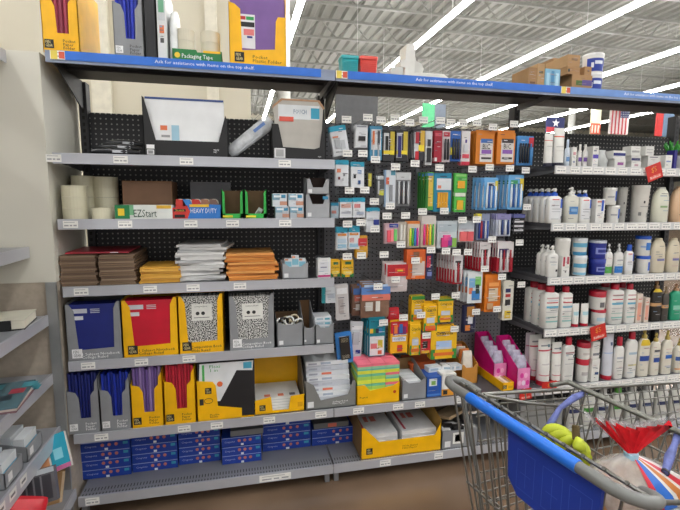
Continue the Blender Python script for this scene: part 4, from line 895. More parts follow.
pack('tall white card with single silver pen', 'pen_pack', 'hanging pack', (384.5, 170, 395.5, 207), (415, 163.5), 2, 'card', 'd5dbe2', [(.05, .4, .6, .8, 'd86a4a'), (.55, .95, .86, .98, '5fa0b8'), (0, .12, 0, 1, '7f9ec0')], items=((.45, .7, .15, .6, '8e9298'),), th=.008)
pack('pencil card with silver lead pencils and pink yellow label', 'pencil_pack', 'hanging pack', (396, 172.5, 410.5, 206), (439.5, 167.5), 2, 'pens', '77797c', [(.2, .75, .3, .5, 'd88a7a'), (.3, .65, .3, .4, 'dccb5a')], items=('c6c9cc', '3a3a3e', 'c6c9cc', '3a3a3e', 'c6c9cc'), hdr=('c9cbcd', .78))
pack('green pencil pack with blue band, deep row', 'pencil_pack', 'hanging pack', (426, 172, 433.5, 210), (390, 206), 5, 'card', '5aa84a', [(.3, .9, .1, .9, 'd8b84a'), (0, .25, 0, 1, '2f7a34'), (.1, .9, .9, .97, '4a86c8')], dx=-.004)
pack('teal pack of yellow pencils with white header patch', 'pencil_pack', 'hanging pack', (434, 173, 451, 211.5), (472.4, 169.3), 4, 'card', '1f86a8', [(.14, .98, .56, .86, 'd5dade'), (.2, .4, .6, .68, 'd87a5a')], items=((.2, .33, .1, .5, 'e0a224'), (.36, .49, .1, .5, 'e0a224'), (.52, .65, .1, .5, 'e0a224'), (.68, .8, .1, .5, 'e0a224')), th=.006)
pack('small green eraser pack, upper of the two green ones', 'eraser_pack', 'hanging pack', (454.5, 173.5, 467, 192), (489.5, 167.3), 2, 'card', '4fb84a', [(.1, .9, .84, .96, '8fd07a')], items=((.25, .8, .2, .6, 'e6a62a'),), th=.006)
pack('green pencil pack, lower of the two green ones', 'pencil_pack', 'hanging pack', (454, 192.5, 465.5, 212), (444.3, 211), 2, 'card', '4fb84a', [(.05, .95, .8, .98, 'dfe6d8')], items=((.25, .75, .12, .6, 'e6b02a'),), th=.006)
pack('blue pen pack with navy window beside the green packs', 'pen_pack', 'hanging pack', (484, 177.5, 497.5, 210), (509.8, 168.3), 4, 'pens', '6fb0e4', [(.2, .75, .5, .85, 'd8dfe6'), (.3, .7, .6, .82, '26304a'), (.3, .7, .15, .35, '2a4a8a'), (.78, .98, .6, .9, 'd8c84a')], items=('dfe8f2', '2a5fa8', 'cfe0f0', '3a7fc8', 'e6eef6'), dx=-.007, dy=.03)
pack('blue pen pack with green window at the lotion side', 'pen_pack', 'hanging pack', (508, 175, 523, 209.5), (525.6, 170.3), 4, 'pens', '6fb0e4', [(.15, .6, .55, .85, '3f9a6a'), (.2, .6, .1, .35, 'dfe6ea'), (.75, 1, .55, .9, 'e0c83a')], items=('dfe8f2', '2a5fa8', 'cfe0f0', '3a7fc8', 'e6eef6'), dx=-.007, dy=.03)
# third row
pack('tiny blue and white pack beside the pale grey box', 'clip_pack', 'hanging pack', (331, 203, 338.5, 218), (349.5, 190.5), 2, 'card', 'a9bcc8', [(0, 1, .82, 1, '2a86a8'), (.1, .7, .3, .5, 'c8857a')])
pack('teal topped pin card, third row, by grey boxes', 'pin_pack', 'hanging pack', (340, 198, 352, 217.5), (364.8, 190), 3, 'card', PW, [(.1, .9, .5, .7, 'd8a89a'), (.1, .9, .2, .3, 'b9bcc8')], hdr=(TL, .8))
pack('teal topped pin card, third row, by navy square', 'pin_pack', 'hanging pack', (353, 198, 365, 217.5), (374.3, 201.5), 3, 'card', PW, [(.1, .6, .5, .7, 'd88a8a'), (.3, .9, .15, .3, 'a9b4c8')], hdr=(TL, .8))
pack('white card with navy square and teal top', 'magnet_pack', 'hanging pack', (366, 208, 379.5, 232), (375, 229), 3, 'card', 'dcdfe3', [(.1, .5, .5, .6, 'b9bcc4')], hdr=(TL, .86), items=((.55, .95, .3, .52, '26348a'),), th=.006, yb=.01)
pack('clear pack of pink, green and blue erasers', 'eraser_pack', 'hanging pack', (385, 223, 398.5, 243.5), (390, 206) if False else (405.5, 215.5), 2, 'card', 'c9a9b0', [(.3, .95, .78, .96, '2a3f9a')], items=((.15, .38, .08, .65, 'e85a6a'), (.4, .6, .1, .68, 'f08a90'), (.62, .85, .14, .7, '6fc86a')), th=.01)
pack('clear pack of pale correction pens', 'correction_pack', 'hanging pack', (399, 222, 406.5, 241), None, 2, 'card', 'bdb4a8', [], items=((.15, .4, .05, .85, 'e8e6e0'), (.55, .8, .05, .85, 'dcd8cc')), th=.008)
HI = ('e8e03a', '4fae4a', '3a86d0', 'd83a9a', 'e0388a')
pack('highlighter pack with green, blue and magenta pens', 'highlighter_pack', 'hanging pack', (407.5, 221, 419.5, 247.5), (422.5, 211.5), 3, 'pens', 'd8c8b8', [], items=('d8e03a', '4fae4a', '3a86d0', 'd0409a'), hdr=('e0803a', .9))
pack('highlighter pack with magenta, orange and yellow pens', 'highlighter_pack', 'hanging pack', (421, 216, 435.5, 247), (401, 244.5), 3, 'pens', 'dcc8b4', [], items=('e83a8a', 'f0802a', 'e8e03a', '4fae4a'), hdr=('cfc8c4', .72))
pack('clear tub pack of pink and purple sharpeners', 'sharpener_pack', 'hanging pack', (437, 221.5, 457, 248), (462.4, 220), 3, 'card', 'c4cdd2', [(.05, .95, .6, .9, 'b0bfc6')], items=((.2, .5, .05, .4, 'd83a80'), (.5, .7, .1, .42, '8a3a9a'), (.7, .92, .05, .38, '7fae4a'), (.3, .62, .3, .5, 'e85a9a')), th=.016, dy=.03)
pack('clear pack of coral erasers', 'eraser_pack', 'hanging pack', (458, 221, 474, 242), (476.7, 219.5), 3, 'card', 'cfd3d6', [(.05, .95, .6, .95, 'b4bfc8')], items=((.1, .5, .05, .5, 'e0686a'), (.52, .92, .05, .5, 'd85a60')), th=.012, dy=.03)
pack('mixed blue and red pen pack with yellow corner', 'pen_pack', 'hanging pack', (476.5, 214, 489.5, 240), (468, 252), 3, 'pens', '8a94b0', [(0, .35, .78, 1, 'e0cf3a')], items=('2a3f8a', 'b83a48', '2a3f8a', 'd8d8e0', '3a5aa8'), yb=.02)
pack('white and navy pen pack with slanted pens', 'pen_pack', 'hanging pack', (496, 214, 510.5, 236), (492, 239.5), 6, 'pens', 'b9c0d0', [(0, 1, .75, 1, '8a86b4')], items=('dfe3ea', '26407a', 'dfe3ea', '26407a'), dx=-.003)
pack('black and white marker pack with stripe windows', 'marker_pack', 'hanging pack', (513, 214, 524.5, 233), (519.5, 242.5), 3, 'card', '23242a', [(.1, .9, .1, .2, 'd8d8dc'), (.1, .9, .32, .42, 'd8d8dc'), (.1, .9, .55, .65, 'd8d8dc'), (0, 1, .8, 1, '5a5f9a')])
# fourth row
pack('teal card with orange print, by the shelf edge', 'pin_pack', 'hanging pack', (336.5, 227, 347.5, 250), (347.5, 224), 3, 'card', PW, [(.1, .9, .62, .72, 'd8893a'), (.1, .9, .3, .5, 'bcd0e0'), (.1, .9, .08, .25, '9ac4dc')], hdr=(TL, .75))
pack('teal card with orange print, by the red pack', 'pin_pack', 'hanging pack', (348.5, 226.5, 359.5, 249), (361, 222.5), 3, 'card', PW, [(.1, .9, .62, .72, 'd8893a'), (.1, .5, .3, .5, 'd0a0a0'), (.1, .9, .08, .25, '9ac4dc')], hdr=(TL, .75))
pack('red and yellow crayon pouch', 'crayon_pack', 'hanging pack', (355.5, 236, 368, 258), (361.5, 255.5), 2, 'bag', 'd8a02c', [(.2, .9, .55, .9, 'c8343c'), (.3, .8, .1, .3, 'e6c23a')], th=.014, dy=.03)
for (bx, tg, dd) in (((330.5, 260, 340, 276.5), None, 'yellow crayon box with green corner, by the magenta striped box'), ((341.5, 259.5, 353.5, 277), (347.3, 256.5), 'yellow crayon box with green corner, by the bare board')):
    pack(dd, 'crayon_box', 'hanging pack', bx, tg, 2, 'box', 'ecb81c', [(0, .3, 0, .2, '2f7a3a'), (.7, 1, 0, .2, '2f7a3a'), (.3, .8, .72, .88, '2c6a34'), (.15, .85, .15, .35, 'f4d860')], th=.014, dy=.02, txt=(('Crayola', .5, .55, .14, .8, '1a1a1a'),))
hook(PY(384, 254.5, YH).x, PY(384, 254.5, YH).z, 'bare peg hook with white price tag over the empty patch of board')
pack('orange kids scissors pack with tree print', 'scissors_pack', 'hanging pack', (406.5, 249.5, 425.5, 279), (415.5, 260.5), 3, 'card', 'd8622a', [(.3, .95, .1, .6, 'd0c4bc'), (.3, .95, 0, .12, 'e0702e'), (.35, .65, .62, .92, '8a5a3a'), (.5, .8, .55, .75, 'e8964a')], th=.01)
pack('navy and red pack behind the orange kids pack', 'marker_pack', 'hanging pack', (426, 250, 432.5, 279), (431, 250), 3, 'card', '2a2c54', [(.1, .7, .4, .8, 'c8344a'), (.2, .9, .1, .25, '7a86c0')])
pack('red top eraser pouch with small bright label', 'eraser_pack', 'hanging pack', (386, 263, 408, 292), (395.5, 279.5), 3, 'bag', 'd5c9c9', [(.05, .98, .55, .95, 'b8202c'), (.4, .85, .65, .82, 'e04a3a'), (.5, .75, .7, .77, 'ecc43a')], th=.02, dy=.035)
pack('maroon gel pen pack, by the orange kids pack', 'pen_pack', 'hanging pack', (453, 255, 462.5, 284), (446, 251), 7, 'pens', 'b01c30', [(0, 1, .5, 1, 'd2cfd0'), (.2, .8, .55, .8, '2a2428'), (.2, .8, .05, .45, 'c9b9bc')], items=('d8d4d4', 'a01c2c', 'd8d4d4'), dx=-.007)
pack('maroon gel pen pack, by the violet windowed one', 'pen_pack', 'hanging pack', (479, 242, 490, 271), (484.8, 268.7), 6, 'pens', 'b01c30', [(0, 1, .48, 1, 'd6d2d2'), (.15, .85, .5, .75, '26242a'), (.2, .8, .05, .4, 'c9b9bc')], items=('d8d4d4', 'a01c2c', 'd8d4d4'), dx=-.006)
pack('maroon and white gel pen pack with violet window', 'pen_pack', 'hanging pack', (497, 242, 513, 272), (502, 276.8), 6, 'pens', 'b01c30', [(0, 1, .48, 1, 'd6d2d2'), (.1, .7, .5, .78, '3a2a5a'), (.15, .75, 0, .45, 'c9c0c4')], items=('d8d4d4', 'a01c2c', 'd8d4d4', 'a01c2c'), dx=-.006)
hook(PY(456.5, 252.3, YH).x, PY(456.5, 252.3, YH).z, 'peg hook with white price tag over the maroon packs, beside the purple sharpeners')
pack('white kids scissors card with blue and green scissors', 'scissors_pack', 'hanging pack', (467.5, 272, 482, 303), (455.8, 295.3), 4, 'card', 'dde2e4', [(.1, .5, .5, .8, '7fb4e0'), (.5, .9, .55, .85, '7fc86a'), (.1, .35, .3, .5, 'd87a5a'), (.3, .85, .1, .4, '3a84c8'), (.55, .8, .3, .6, '2a3a34')], dx=-.006, dy=.03)
pack('orange glue stick pouch with cream panel', 'glue_pack', 'hanging pack', (485, 275, 501.5, 312), (497, 309), 4, 'bag', 'dc7a22', [(.2, .75, .3, .65, 'd8c4a8'), (.2, .8, .7, .8, 'f0a45a'), (.15, .5, .08, .25, 'c8a078')], th=.016, dx=-.003, dy=.028)
pack('white watercolor strip card with colour squares', 'paint_pack', 'hanging pack', (503, 281.5, 513, 320), (521.3, 284.5), 3, 'card', 'dcd9cc', [(.2, .7, .72, .82, '2a3060'), (.2, .7, .6, .68, 'b83a3a'), (.2, .7, .38, .54, '2c2a2c'), (.2, .8, .05, .25, 'e0c03a')], th=.008)
pack('blue and brown craft pouch with coral band, larger of two', 'craft_pouch', 'hanging pouch', (361, 284, 390, 318), (378, 286.5), 3, 'bag', '8a6a58', [(.0, 1, .7, .92, '5a84c4'), (.03, 1, .52, .7, 'dc7a68'), (.15, .4, .22, .48, 'c9c4bc'), (.5, .65, .2, .5, 'e0ddd4'), (.1, .9, .92, .99, 'a9c0dc')], th=.03, dy=.045)
pack('blue and brown craft pouch with coral band, smaller of two', 'craft_pouch', 'hanging pouch', (352, 286, 364, 316), None, 2, 'bag', '7a5c4c', [(.1, .9, .72, .92, '4a70b0'), (.2, .9, .5, .7, 'c86a5a'), (.3, .8, .2, .4, 'c0b8b0')], th=.024, dy=.04, yb=.04)
# lower rows: crayons and markers
def cray(desc, bx, tg, n=3, **k):
    pack(desc, 'crayon_pack', 'hanging pack', bx, tg, n, 'box', 'f0bc18', [(0, .16, 0, .3, '2f8a3a'), (.84, 1, 0, .3, '2f8a3a'), (.1, .9, .1, .2, 'e0702a'), (.2, .8, .3, .5, 'c9d0e0')]+list(k.pop('art', [])), th=.02, dy=.03, txt=(('Crayola', .5, .78, .13, .8, '1a1a1a'),), **k)
cray('yellow crayon pack under a green top, by the maroon pens', (438, 299, 453, 322), (435.5, 296.5), art=[(0, 1, .92, 1, '2f8a3a')])
cray('yellow crayon pack hanging low beside the craft pouch tags', (424, 304, 437, 331), (421, 315), art=[(.1, .9, .02, .1, 'e8502a')])
cray('large yellow crayon pack lowest in the crayon column', (431, 326.5, 456.5, 358.5), (454.5, 329), n=2, art=[(.2, .8, .36, .56, 'a9c4e8')])
cray('narrow yellow marker pack with green edges', (410, 322, 420.5, 355), (403.5, 317.5), n=2)
cray('yellow crayon pack high in the green and yellow column', (411.5, 296, 424.5, 322), None, n=2, art=[(0, 1, .86, 1, '3a8a3a')], yb=.03)
pack('red and yellow marker box with crayon picture', 'marker_box', 'hanging pack', (390.5, 320, 407.5, 353), (383.5, 322.5), 2, 'box', 'f0b41c', [(0, 1, .6, .96, 'c82430'), (.15, .9, .55, .8, '7a2a6a'), (.2, .4, .6, .85, 'e8803a'), (.5, .7, .6, .88, '2f6ab0'), (.1, .9, .36, .5, 'dfe3ea'), (.4, .7, .05, .25, 'd8402a')], th=.02, txt=(('Crayola', .5, .43, .08, .7, '2a3a8a'),))
pack('red glossy pouch above the marker box', 'glitter_pack', 'hanging pouch', (388.5, 308, 399.5, 323), None, 2, 'bag', 'cc2a36', [], th=.012, yb=.03)
pack('teal marker box with colour strip and white panel', 'marker_box', 'hanging pack', (369, 317.5, 385, 356), None, 4, 'box', '167f92', [(.05, .95, .02, .52, 'd5dbdc'), (.05, .25, .6, .72, 'e0b83a'), (.25, .4, .6, .72, '3a8a4a'), (.4, .6, .6, .72, '26304a'), (.6, .8, .6, .72, '2a7ab8'), (.1, .5, .2, .34, 'd8787a'), (.55, .85, .22, .42, 'c8b83a'), (.55, .8, .05, .15, 'c85a3a')], th=.02, dx=-.006, dy=.026)
pack('red and navy scissors card under the yellow packs', 'scissors_pack', 'hanging pack', (420.5, 336, 430.5, 353), (426.5, 335.5), 2, 'card', 'c8262e', [(.2, .7, .3, .7, '33241e'), (.1, .9, 0, .15, 'e0b23a')])
pack('navy and orange glue pack hanging by itself', 'glue_pack', 'hanging pack', (464, 306, 476, 333), (476, 311.8), 2, 'bag', '262a4c', [(.2, .8, .6, .98, 'b8803a'), (.3, .7, .35, .6, 'd8dbe2'), (.1, .5, .1, .3, 'd8803a')], th=.016)
pack('blue framed calculator blister with beige screen, tilted', 'calculator_pack', 'hanging pack', (338, 333, 354, 363), None, 2, 'card', '3a84d0', [(.05, .98, .0, .08, '5aa0e0')], items=((.22, .82, .15, .9, '2a2724'), (.3, .74, .72, .86, 'c9b994'), (.3, .74, .18, .3, 'd8cfb8')), tilt=-.1, th=.012)
pack('white calculator card beside the blue framed one', 'calculator_pack', 'hanging pack', (349, 322, 361, 359), None, 2, 'card', 'cfd2d6', [(.5, .9, .15, .25, '26348a'), (.1, .9, .8, .9, 'e8e8ea')], items=((.2, .7, .4, .75, 'b9bcc4'),), yb=.03, tilt=.06)
pack('teal and white card hanging below the crayon boxes', 'note_pack', 'hanging pack', (322, 287, 336, 303), None, 2, 'card', 'd3d8dc', [(0, .25, 0, 1, '2a9aa4'), (.4, .9, .3, .6, 'b4bcc8')])
pack('long pale card with grey print below the crayon boxes', 'note_pack', 'hanging pack', (336.5, 285, 349.5, 320), None, 2, 'card', 'cdc9c8', [(.1, .9, .75, .92, 'e6e6e8'), (.2, .6, .2, .6, 'b4aaa8')], tilt=-.05)
for px, py, lb in ((527, 207, 'bare peg hook with white price tag by the blue pump lotions'), (387, 329 if False else 216, 'bare peg hook with white price tag above the pink eraser pack')):
    hook(PY(px, py, YH).x, PY(px, py, YH).z, lb)

# ------------------------------------------------------------------ lotions
WC = mat('e4e3de', .35); CR = mat('d9cfb8', .35)
def bottle(lab, box, z, Y, body, cap, captype='flip', art=(), e=3.2, dr=.55, caph=.17, name='lotion_bottle', shoulder=.86, grp=None, copies=0, blab=None, cdx=-.0, cat='bottle', cdy=None, txt=()):
    x0, x1, zt = frame_of(*box, z, Y); r0 = (x1-x0)/2*dr; x0, x1, _ = frame_of(*box, z, Y+r0); h = zt-z; r = seen(x0, x1, Y+r0, dr, .25 if e > 3 else .1)*1.06; w = 2*r; d = r*dr
    t = thing(name, lab, cat, ((x0+x1)/2, Y+d, z), 0, grp)
    bh = h*(1-caph)
    prof = [(0, r*.93, d*.93), (h*.02, r, d), (bh*shoulder, r, d), (bh*(shoulder+(1-shoulder)*.5), r*.86, d*.9), (bh*(shoulder+(1-shoulder)*.85), r*.55, d*.75), (bh, r*.34, min(d*.7, r*.34))]
    if captype == 'dome': prof = [(0, r*.9, d*.9), (h*.03, r, d), (bh*.55, r, d), (bh*.75, r*.93, d*.95), (bh*.9, r*.75, d*.85), (bh, r*.4, d*.6)]
    b = MB(); b.se(prof, body, e, 20); b.build('bottle_body', t)
    if captype in ('flip', 'dome'):
        cr_ = r*(.5 if captype == 'flip' else .42); b = MB(); b.se([(bh-.001, cr_, min(cr_, d*.8)), (h*.985, cr_*.96, min(cr_, d*.8)*.96), (h, cr_*.85, min(cr_, d*.8)*.85)], cap, 2, 16); b.build('cap', t)
    if captype == 'pump':
        b = MB(); b.se([(bh-.001, r*.38, r*.38), (bh+(h-bh)*.35, r*.38, r*.38), (bh+(h-bh)*.4, r*.2, r*.2), (bh+(h-bh)*.55, r*.12, r*.12)], cap, 2, 14, cap=True); b.build('pump_collar', t)
        b = MB(); zz = bh+(h-bh)*.55; b.se([(zz, r*.2, r*.2), (zz+(h-zz)*.6, r*.24, r*.24), (h, r*.18, r*.18)], cap if cap is not NAVYB else WC, 2, 12); b.tube([(0, 0, h-(h-zz)*.35), (-r*.5, -r*.25, h-(h-zz)*.35), (-r*.72, -r*.36, h-(h-zz)*.7)], r*.09, cap if cap is not NAVYB else WC, 6); b.build('pump_head', t)
    if art:
        b = MB(); e0, e1 = prof[1][0], prof[2][0]
        for k, (a0, a1, f0, f1, c) in enumerate(art): patch(b, prof, e, a0, a1, e0+(bh-e0)*f0, e0+(bh-e0)*f1, mat(c, .4), .0006+.0003*k)
        rr = random.Random(lab)
        for k in range(5):
            f = rr.uniform(.1, .85); a0 = rr.uniform(-45, -5); patch(b, prof, e, a0, a0+rr.uniform(20, 50), e0+(bh-e0)*f, e0+(bh-e0)*(f+.014), mat(rr.choice(CL_), .4), .0022+.0001*k, n=4)
        b.build('printed_label', t)
    for k in range(1, copies+1):
        copy_thing(t, (t.location.x+cdx*k, t.location.y+(cdy or (2*d+.004))*k, z), label=(blab or lab.split(',')[0])+', %s back' % ORD[k])
    return t
NAVYB = mat('1f55c0', .35)
def ctube(lab, box, z, Y, body, cap, bands=(), grp=None, copies=0, blab=None, caph=.1):
    """squeeze tube standing on its cap, crimped at the top"""
    x0, x1, zt = frame_of(*box, z, Y); x0, x1, _ = frame_of(*box, z, Y+(x1-x0)*.43); h = zt-z; r = seen(x0, x1, Y)*1.04; w = 2*r
    t = thing('cream_tube', lab, 'tube', ((x0+x1)/2, Y+r, z), 0, grp)
    b = MB(); b.se([(0, r*.96, r*.96), (h*caph, r, r)], cap, 2, 16); b.build('cap', t)
    prof = [(h*caph, r*.97, r*.97), (h*.3, r, r*.9), (h*.7, r*1.08, r*.5), (h*.94, r*1.16, .003), (h, r*1.16, .0015)]
    b = MB(); b.se(prof, body, 2, 18); b.build('tube_body', t)
    if bands:
        b = MB()
        for k, (a0, a1, f0, f1, c) in enumerate(bands): patch(b, prof, 2, a0, a1, h*f0, h*f1, mat(c, .4), .0006+.0003*k)
        b.build('printed_label', t)
    for k in range(1, copies+1): copy_thing(t, (t.location.x, t.location.y+(2*r+.006)*k, z), label=(blab or lab.split(',')[0])+', %s back' % ORD[k])
    return t
Y0 = .02
# --- first lotion shelf
ctube('tall white tube with coral line, end of the top lotion shelf', (543.5, 133, 552.5, 168), C1, Y0, WC, mat('2a2a3c', .4), [(-80, 80, .78, .8, 'd0584a'), (-40, 40, .6, .62, 'b9b9b4')])
ctube('wider tall white tube with coral line on the top lotion shelf', (552.5, 127, 564, 168), C1, Y0, WC, mat('2a2a3c', .4), [(-80, 80, .76, .79, 'e0684a'), (-50, 50, .5, .52, 'b9b9b4'), (-50, 50, .4, .41, 'c9c9c4')])
bottle('small pale blue spray bottle beside the tall white tubes', (564, 139, 569.5, 167), C1, Y0, mat('d0dbe6', .3), mat('b9c9dc', .3), 'flip', [(-50, 50, .25, .5, '6a94c8')], e=2, dr=1, caph=.3)
simple('cream_box', 'small white cream box with pink script on the top lotion shelf', 'box', (569.8, 147, 576.5, 167), C1, Y0, .04, WC, [(.2, .8, .6, .75, 'd8a0a8'), (.2, .7, .2, .3, '9aa0b8')])
for a, c, lb in ((577, 581.5, 'closer to the pink script box'), (582, 587, 'closer to the purple banded box')):
    bottle('small white nozzle bottle with violet label, '+lb, (a, 144, c, 167), C1, Y0, WC, WC, 'flip', [(-60, 60, .3, .55, '6a4a98')], e=2, dr=.9, caph=.25)
simple('cream_box', 'white box with violet band standing in the hand creams', 'box', (590, 146, 598.3, 167), C1, Y0, .05, WC, [(0, 1, .42, .6, '5a4ab0'), (.1, .6, .75, .82, '8a8a98'), (.1, .9, .1, .14, 'b9bcc4')])
b = MB(); b.loft([ring(0, .03, .02, 3, 12), ring(.04, .036, .028, 2.5, 12), ring(.08, .02, .012, 2, 12), ring(.1, .026, .004, 2, 12)], mat('b9bcba', .3, 0, .15, 30, 'crinkle'))
tag(b.build('wipe_pouch', None, (PY(602.5, 160, .05).x, .06, C1)), 'crumpled pale grey pouch among the hand creams', 'pouch')
for k, (bx, zz, lb, art) in enumerate((((607, 150.5, 625.5, 158), PY(616, 158.5, Y0).z, 'white cream box with navy swoosh, upper at the crumpled pouch', [(0, 1, .35, .7, '2a2f7a')]),
                          ((609, 158.5, 625.5, 167), C1, 'white cream box with pink violet mark, lower at the crumpled pouch', [(.25, .8, .3, .6, '9a5a98')]),
                          ((626.5, 155, 641, 161), PY(633, 161, Y0).z, 'white cream box with navy patches, upper of the middle pair', [(0, .9, .1, .5, '2c2c6a')]),
                          ((626.5, 161.3, 641, 167), C1, 'white cream box with faint pink mark, lower of the middle pair', [(.3, .7, .3, .6, 'c8a0a8')]),
                          ((641.5, 146, 654, 155), PY(647, 155.4, Y0).z, 'white cream box with fine grey lines beside the sale sign', [(.1, .9, .6, .65, '9a9a9e'), (.1, .8, .3, .36, 'a9a9ae')]),
                          ((641.5, 155.5, 660, 167), C1, 'white cream box behind the tilted red sale sign', [(.1, .8, .85, .9, '2a2a4a')]),
                          ((626, 146, 640.5, 154.5), PY(633, 155.2, Y0).z, 'grey white cream box topmost of the middle pile', [(.1, .9, .3, .5, 'a9aaa8')]))):
    simple('cream_box', lb, 'box', bx, zz, Y0, .06, mat(('e2e2de', 'dededa', 'd4d4d0')[k % 3], .4), art)
simple('cream_box', 'small white box with blue dots beyond the sale sign', 'box', (662, 155, 672, 168), C1, Y0, .05, WC, [(.1, .8, .5, .6, '8a9ac0')])
simple('cream_box', 'narrow violet blue box at the far end of the hand creams', 'box', (673, 150, 677, 168), C1, Y0, .05, mat('2f2a80', .4))
simple('cream_box', 'white box beside the narrow violet one', 'box', (677.5, 155, 690, 168), C1, Y0, .05, WC, [(.1, .8, .5, .6, '8a9ac0')])
b = MB()
for k in range(14):
    a = k*.9; b.tube([(0, 0, 0), (.02*math.cos(a), .02*math.sin(a), .03), (.05*math.cos(a), .04*math.sin(a), .06+.012*(k % 3))], [.006, .012, .004], mat(('2f8a34', '4aa83f')[k % 2], .5), 6)
tag(b.build('green_sprig_pack', None, (PY(672, 155, .1).x, .1, PY(672, 156, .1).z)), 'bright green leafy sprig pack standing over the hand creams', 'pack')
# red sale signs
def sale(lab, box, tilt, z=None):
    x0, x1, zt = frame_of(*box, 0, -.015); zb = PY((box[0]+box[2])/2, box[3], -.015).z; w = x1-x0; h = zt-zb
    t = thing('sale_sign', lab, 'sign', ((x0+x1)/2, -.016, (zt+zb)/2), rot=(0, tilt, 0)); w *= .92; h *= .88
    b = MB(); b.box(-w/2, w/2, 0, .0015, -h/2, h/2, mat('cc2a22', .4)); b.build('sign_plate', t)
    b = MB(); b.text('$5', 0, h*.14, h*.36, -.001, mat('e8963a'), w*.5); b.rect(-w*.38, w*.38, -h*.4, -h*.2, -.001, mat('e06a5a')); b.text('Rollback', 0, -h*.3, h*.16, -.0015, mat('f4e8e4'), w*.7); b.build('sign_print', t)
    b = MB(); b.tube([(0, .0015, h*.3), (0, .012, h*.45)], .004, mat('d8d8d8'), 6); b.build('clip', t)
sale('red sale sign tilted on the top lotion shelf edge', (646, 163, 662.5, 181), -.35)
sale('red sale sign on the shelf edge beneath the red lidded jars', (590, 324, 606.5, 340.5), -.22)
sale('red sale sign on the shelf edge beside the pink displays', (541.5, 381, 557, 392), -.1)
sale('red sale sign behind the cart rim below the yellow ruler carton', (519, 388, 532, 400), -.08)
# --- second lotion shelf
BA = [(-55, 60, .12, .86, 'dfe0e2'), (-30, 10, .84, .88, 'd05a5a'), (20, 62, .55, .88, '2a5ac0'), (-30, 20, .5, .52, '9a9a9e'), (-30, 20, .4, .42, 'a9a9ae'), (30, 45, .15, .25, '3a4a5a')]
bottle('white blue capped pump lotion heading the row at the shelf end, foremost', (546, 188, 561, 224), C2, Y0, WC, NAVYB, 'pump', BA, grp='blue capped pump lotions at the shelf end', copies=4, blab='white blue capped pump lotion standing behind the foremost at the shelf end', cdx=-.0, caph=.22)
bottle('white pump lotion with square sky blue label', (563, 187, 577.5, 224), C2, Y0, mat('dad8cc', .35), WC, 'pump', [(-35, 35, .3, .58, '4a86c4'), (-20, 20, .4, .5, '8ab4dc')], caph=.22, e=2.6, dr=.7)
bottle('slimmer blue capped pump lotion next to the square labelled one', (578, 190, 590, 223), C2, Y0, WC, NAVYB, 'pump', BA, copies=2, grp='slimmer blue capped lotions', blab='slimmer blue capped pump lotion behind its twin', caph=.2)
simple('cream_box', 'white carton with blue swoosh beside the stacked tubs, second lotion shelf', 'box', (591.5, 199, 604.5, 223), C2, Y0, .06, WC, [(.1, .9, .85, .92, 'c87a6a'), (.6, .85, .5, .95, '2a5ac0'), (.15, .5, .7, .74, '9a9a9e'), (.15, .5, .3, .34, '9a9a9e')])
for k, (bx, lb) in enumerate((((605, 205.5, 618.5, 222.5), 'lower of the blue and white tub pair beside the grey tubs'), ((602, 187.5, 616, 205), 'upper of the blue and white tub pair beside the grey tubs'))):
    zz = C2 if k == 0 else PY(609, 205, Y0).z; x0, x1, zt = frame_of(*bx, zz, Y0+.04); zt = PY(609, bx[1], Y0).z; r = seen(x0, x1, Y0+.04)
    tub('white cream tub, '+lb, ((x0+x1)/2, Y0+r, zz), r, zt-zz, WC, WC, None, [(10, 70, .3, .95, '3a66c4'), (-60, 0, .5, .6, 'a9aab0')])
for k, (bx, lb) in enumerate((((619.5, 187, 631, 222), 'tall grey canister beside the paler one'), ((631, 185, 650, 222), 'tall pale canister with black flecks'))):
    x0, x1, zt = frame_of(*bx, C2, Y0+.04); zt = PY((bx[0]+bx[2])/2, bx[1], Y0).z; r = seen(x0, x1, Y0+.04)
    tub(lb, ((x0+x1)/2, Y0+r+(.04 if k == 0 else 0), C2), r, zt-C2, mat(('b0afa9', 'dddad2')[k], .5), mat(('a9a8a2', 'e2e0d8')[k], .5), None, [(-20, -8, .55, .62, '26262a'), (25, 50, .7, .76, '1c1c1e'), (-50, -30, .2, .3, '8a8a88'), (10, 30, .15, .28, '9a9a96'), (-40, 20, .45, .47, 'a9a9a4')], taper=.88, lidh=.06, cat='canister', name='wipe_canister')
bottle('pearly domed lotion bottle with faint green mark', (651, 187, 667.5, 224), C2, Y0, mat('dcdccb', .3), mat('cfcfc4', .3), 'dome', [(-25, 25, .42, .48, '8fb07a')], e=2.4, caph=.04)
bottle('peach domed lotion bottle with dark green label', (669, 186, 688, 224), C2, Y0, mat('e0bd9a', .3), mat('d8b490', .3), 'dome', [(-10, 80, .1, .75, '2f5a24'), (0, 60, .35, .5, 'dcdccc')], e=2.4, caph=.04)
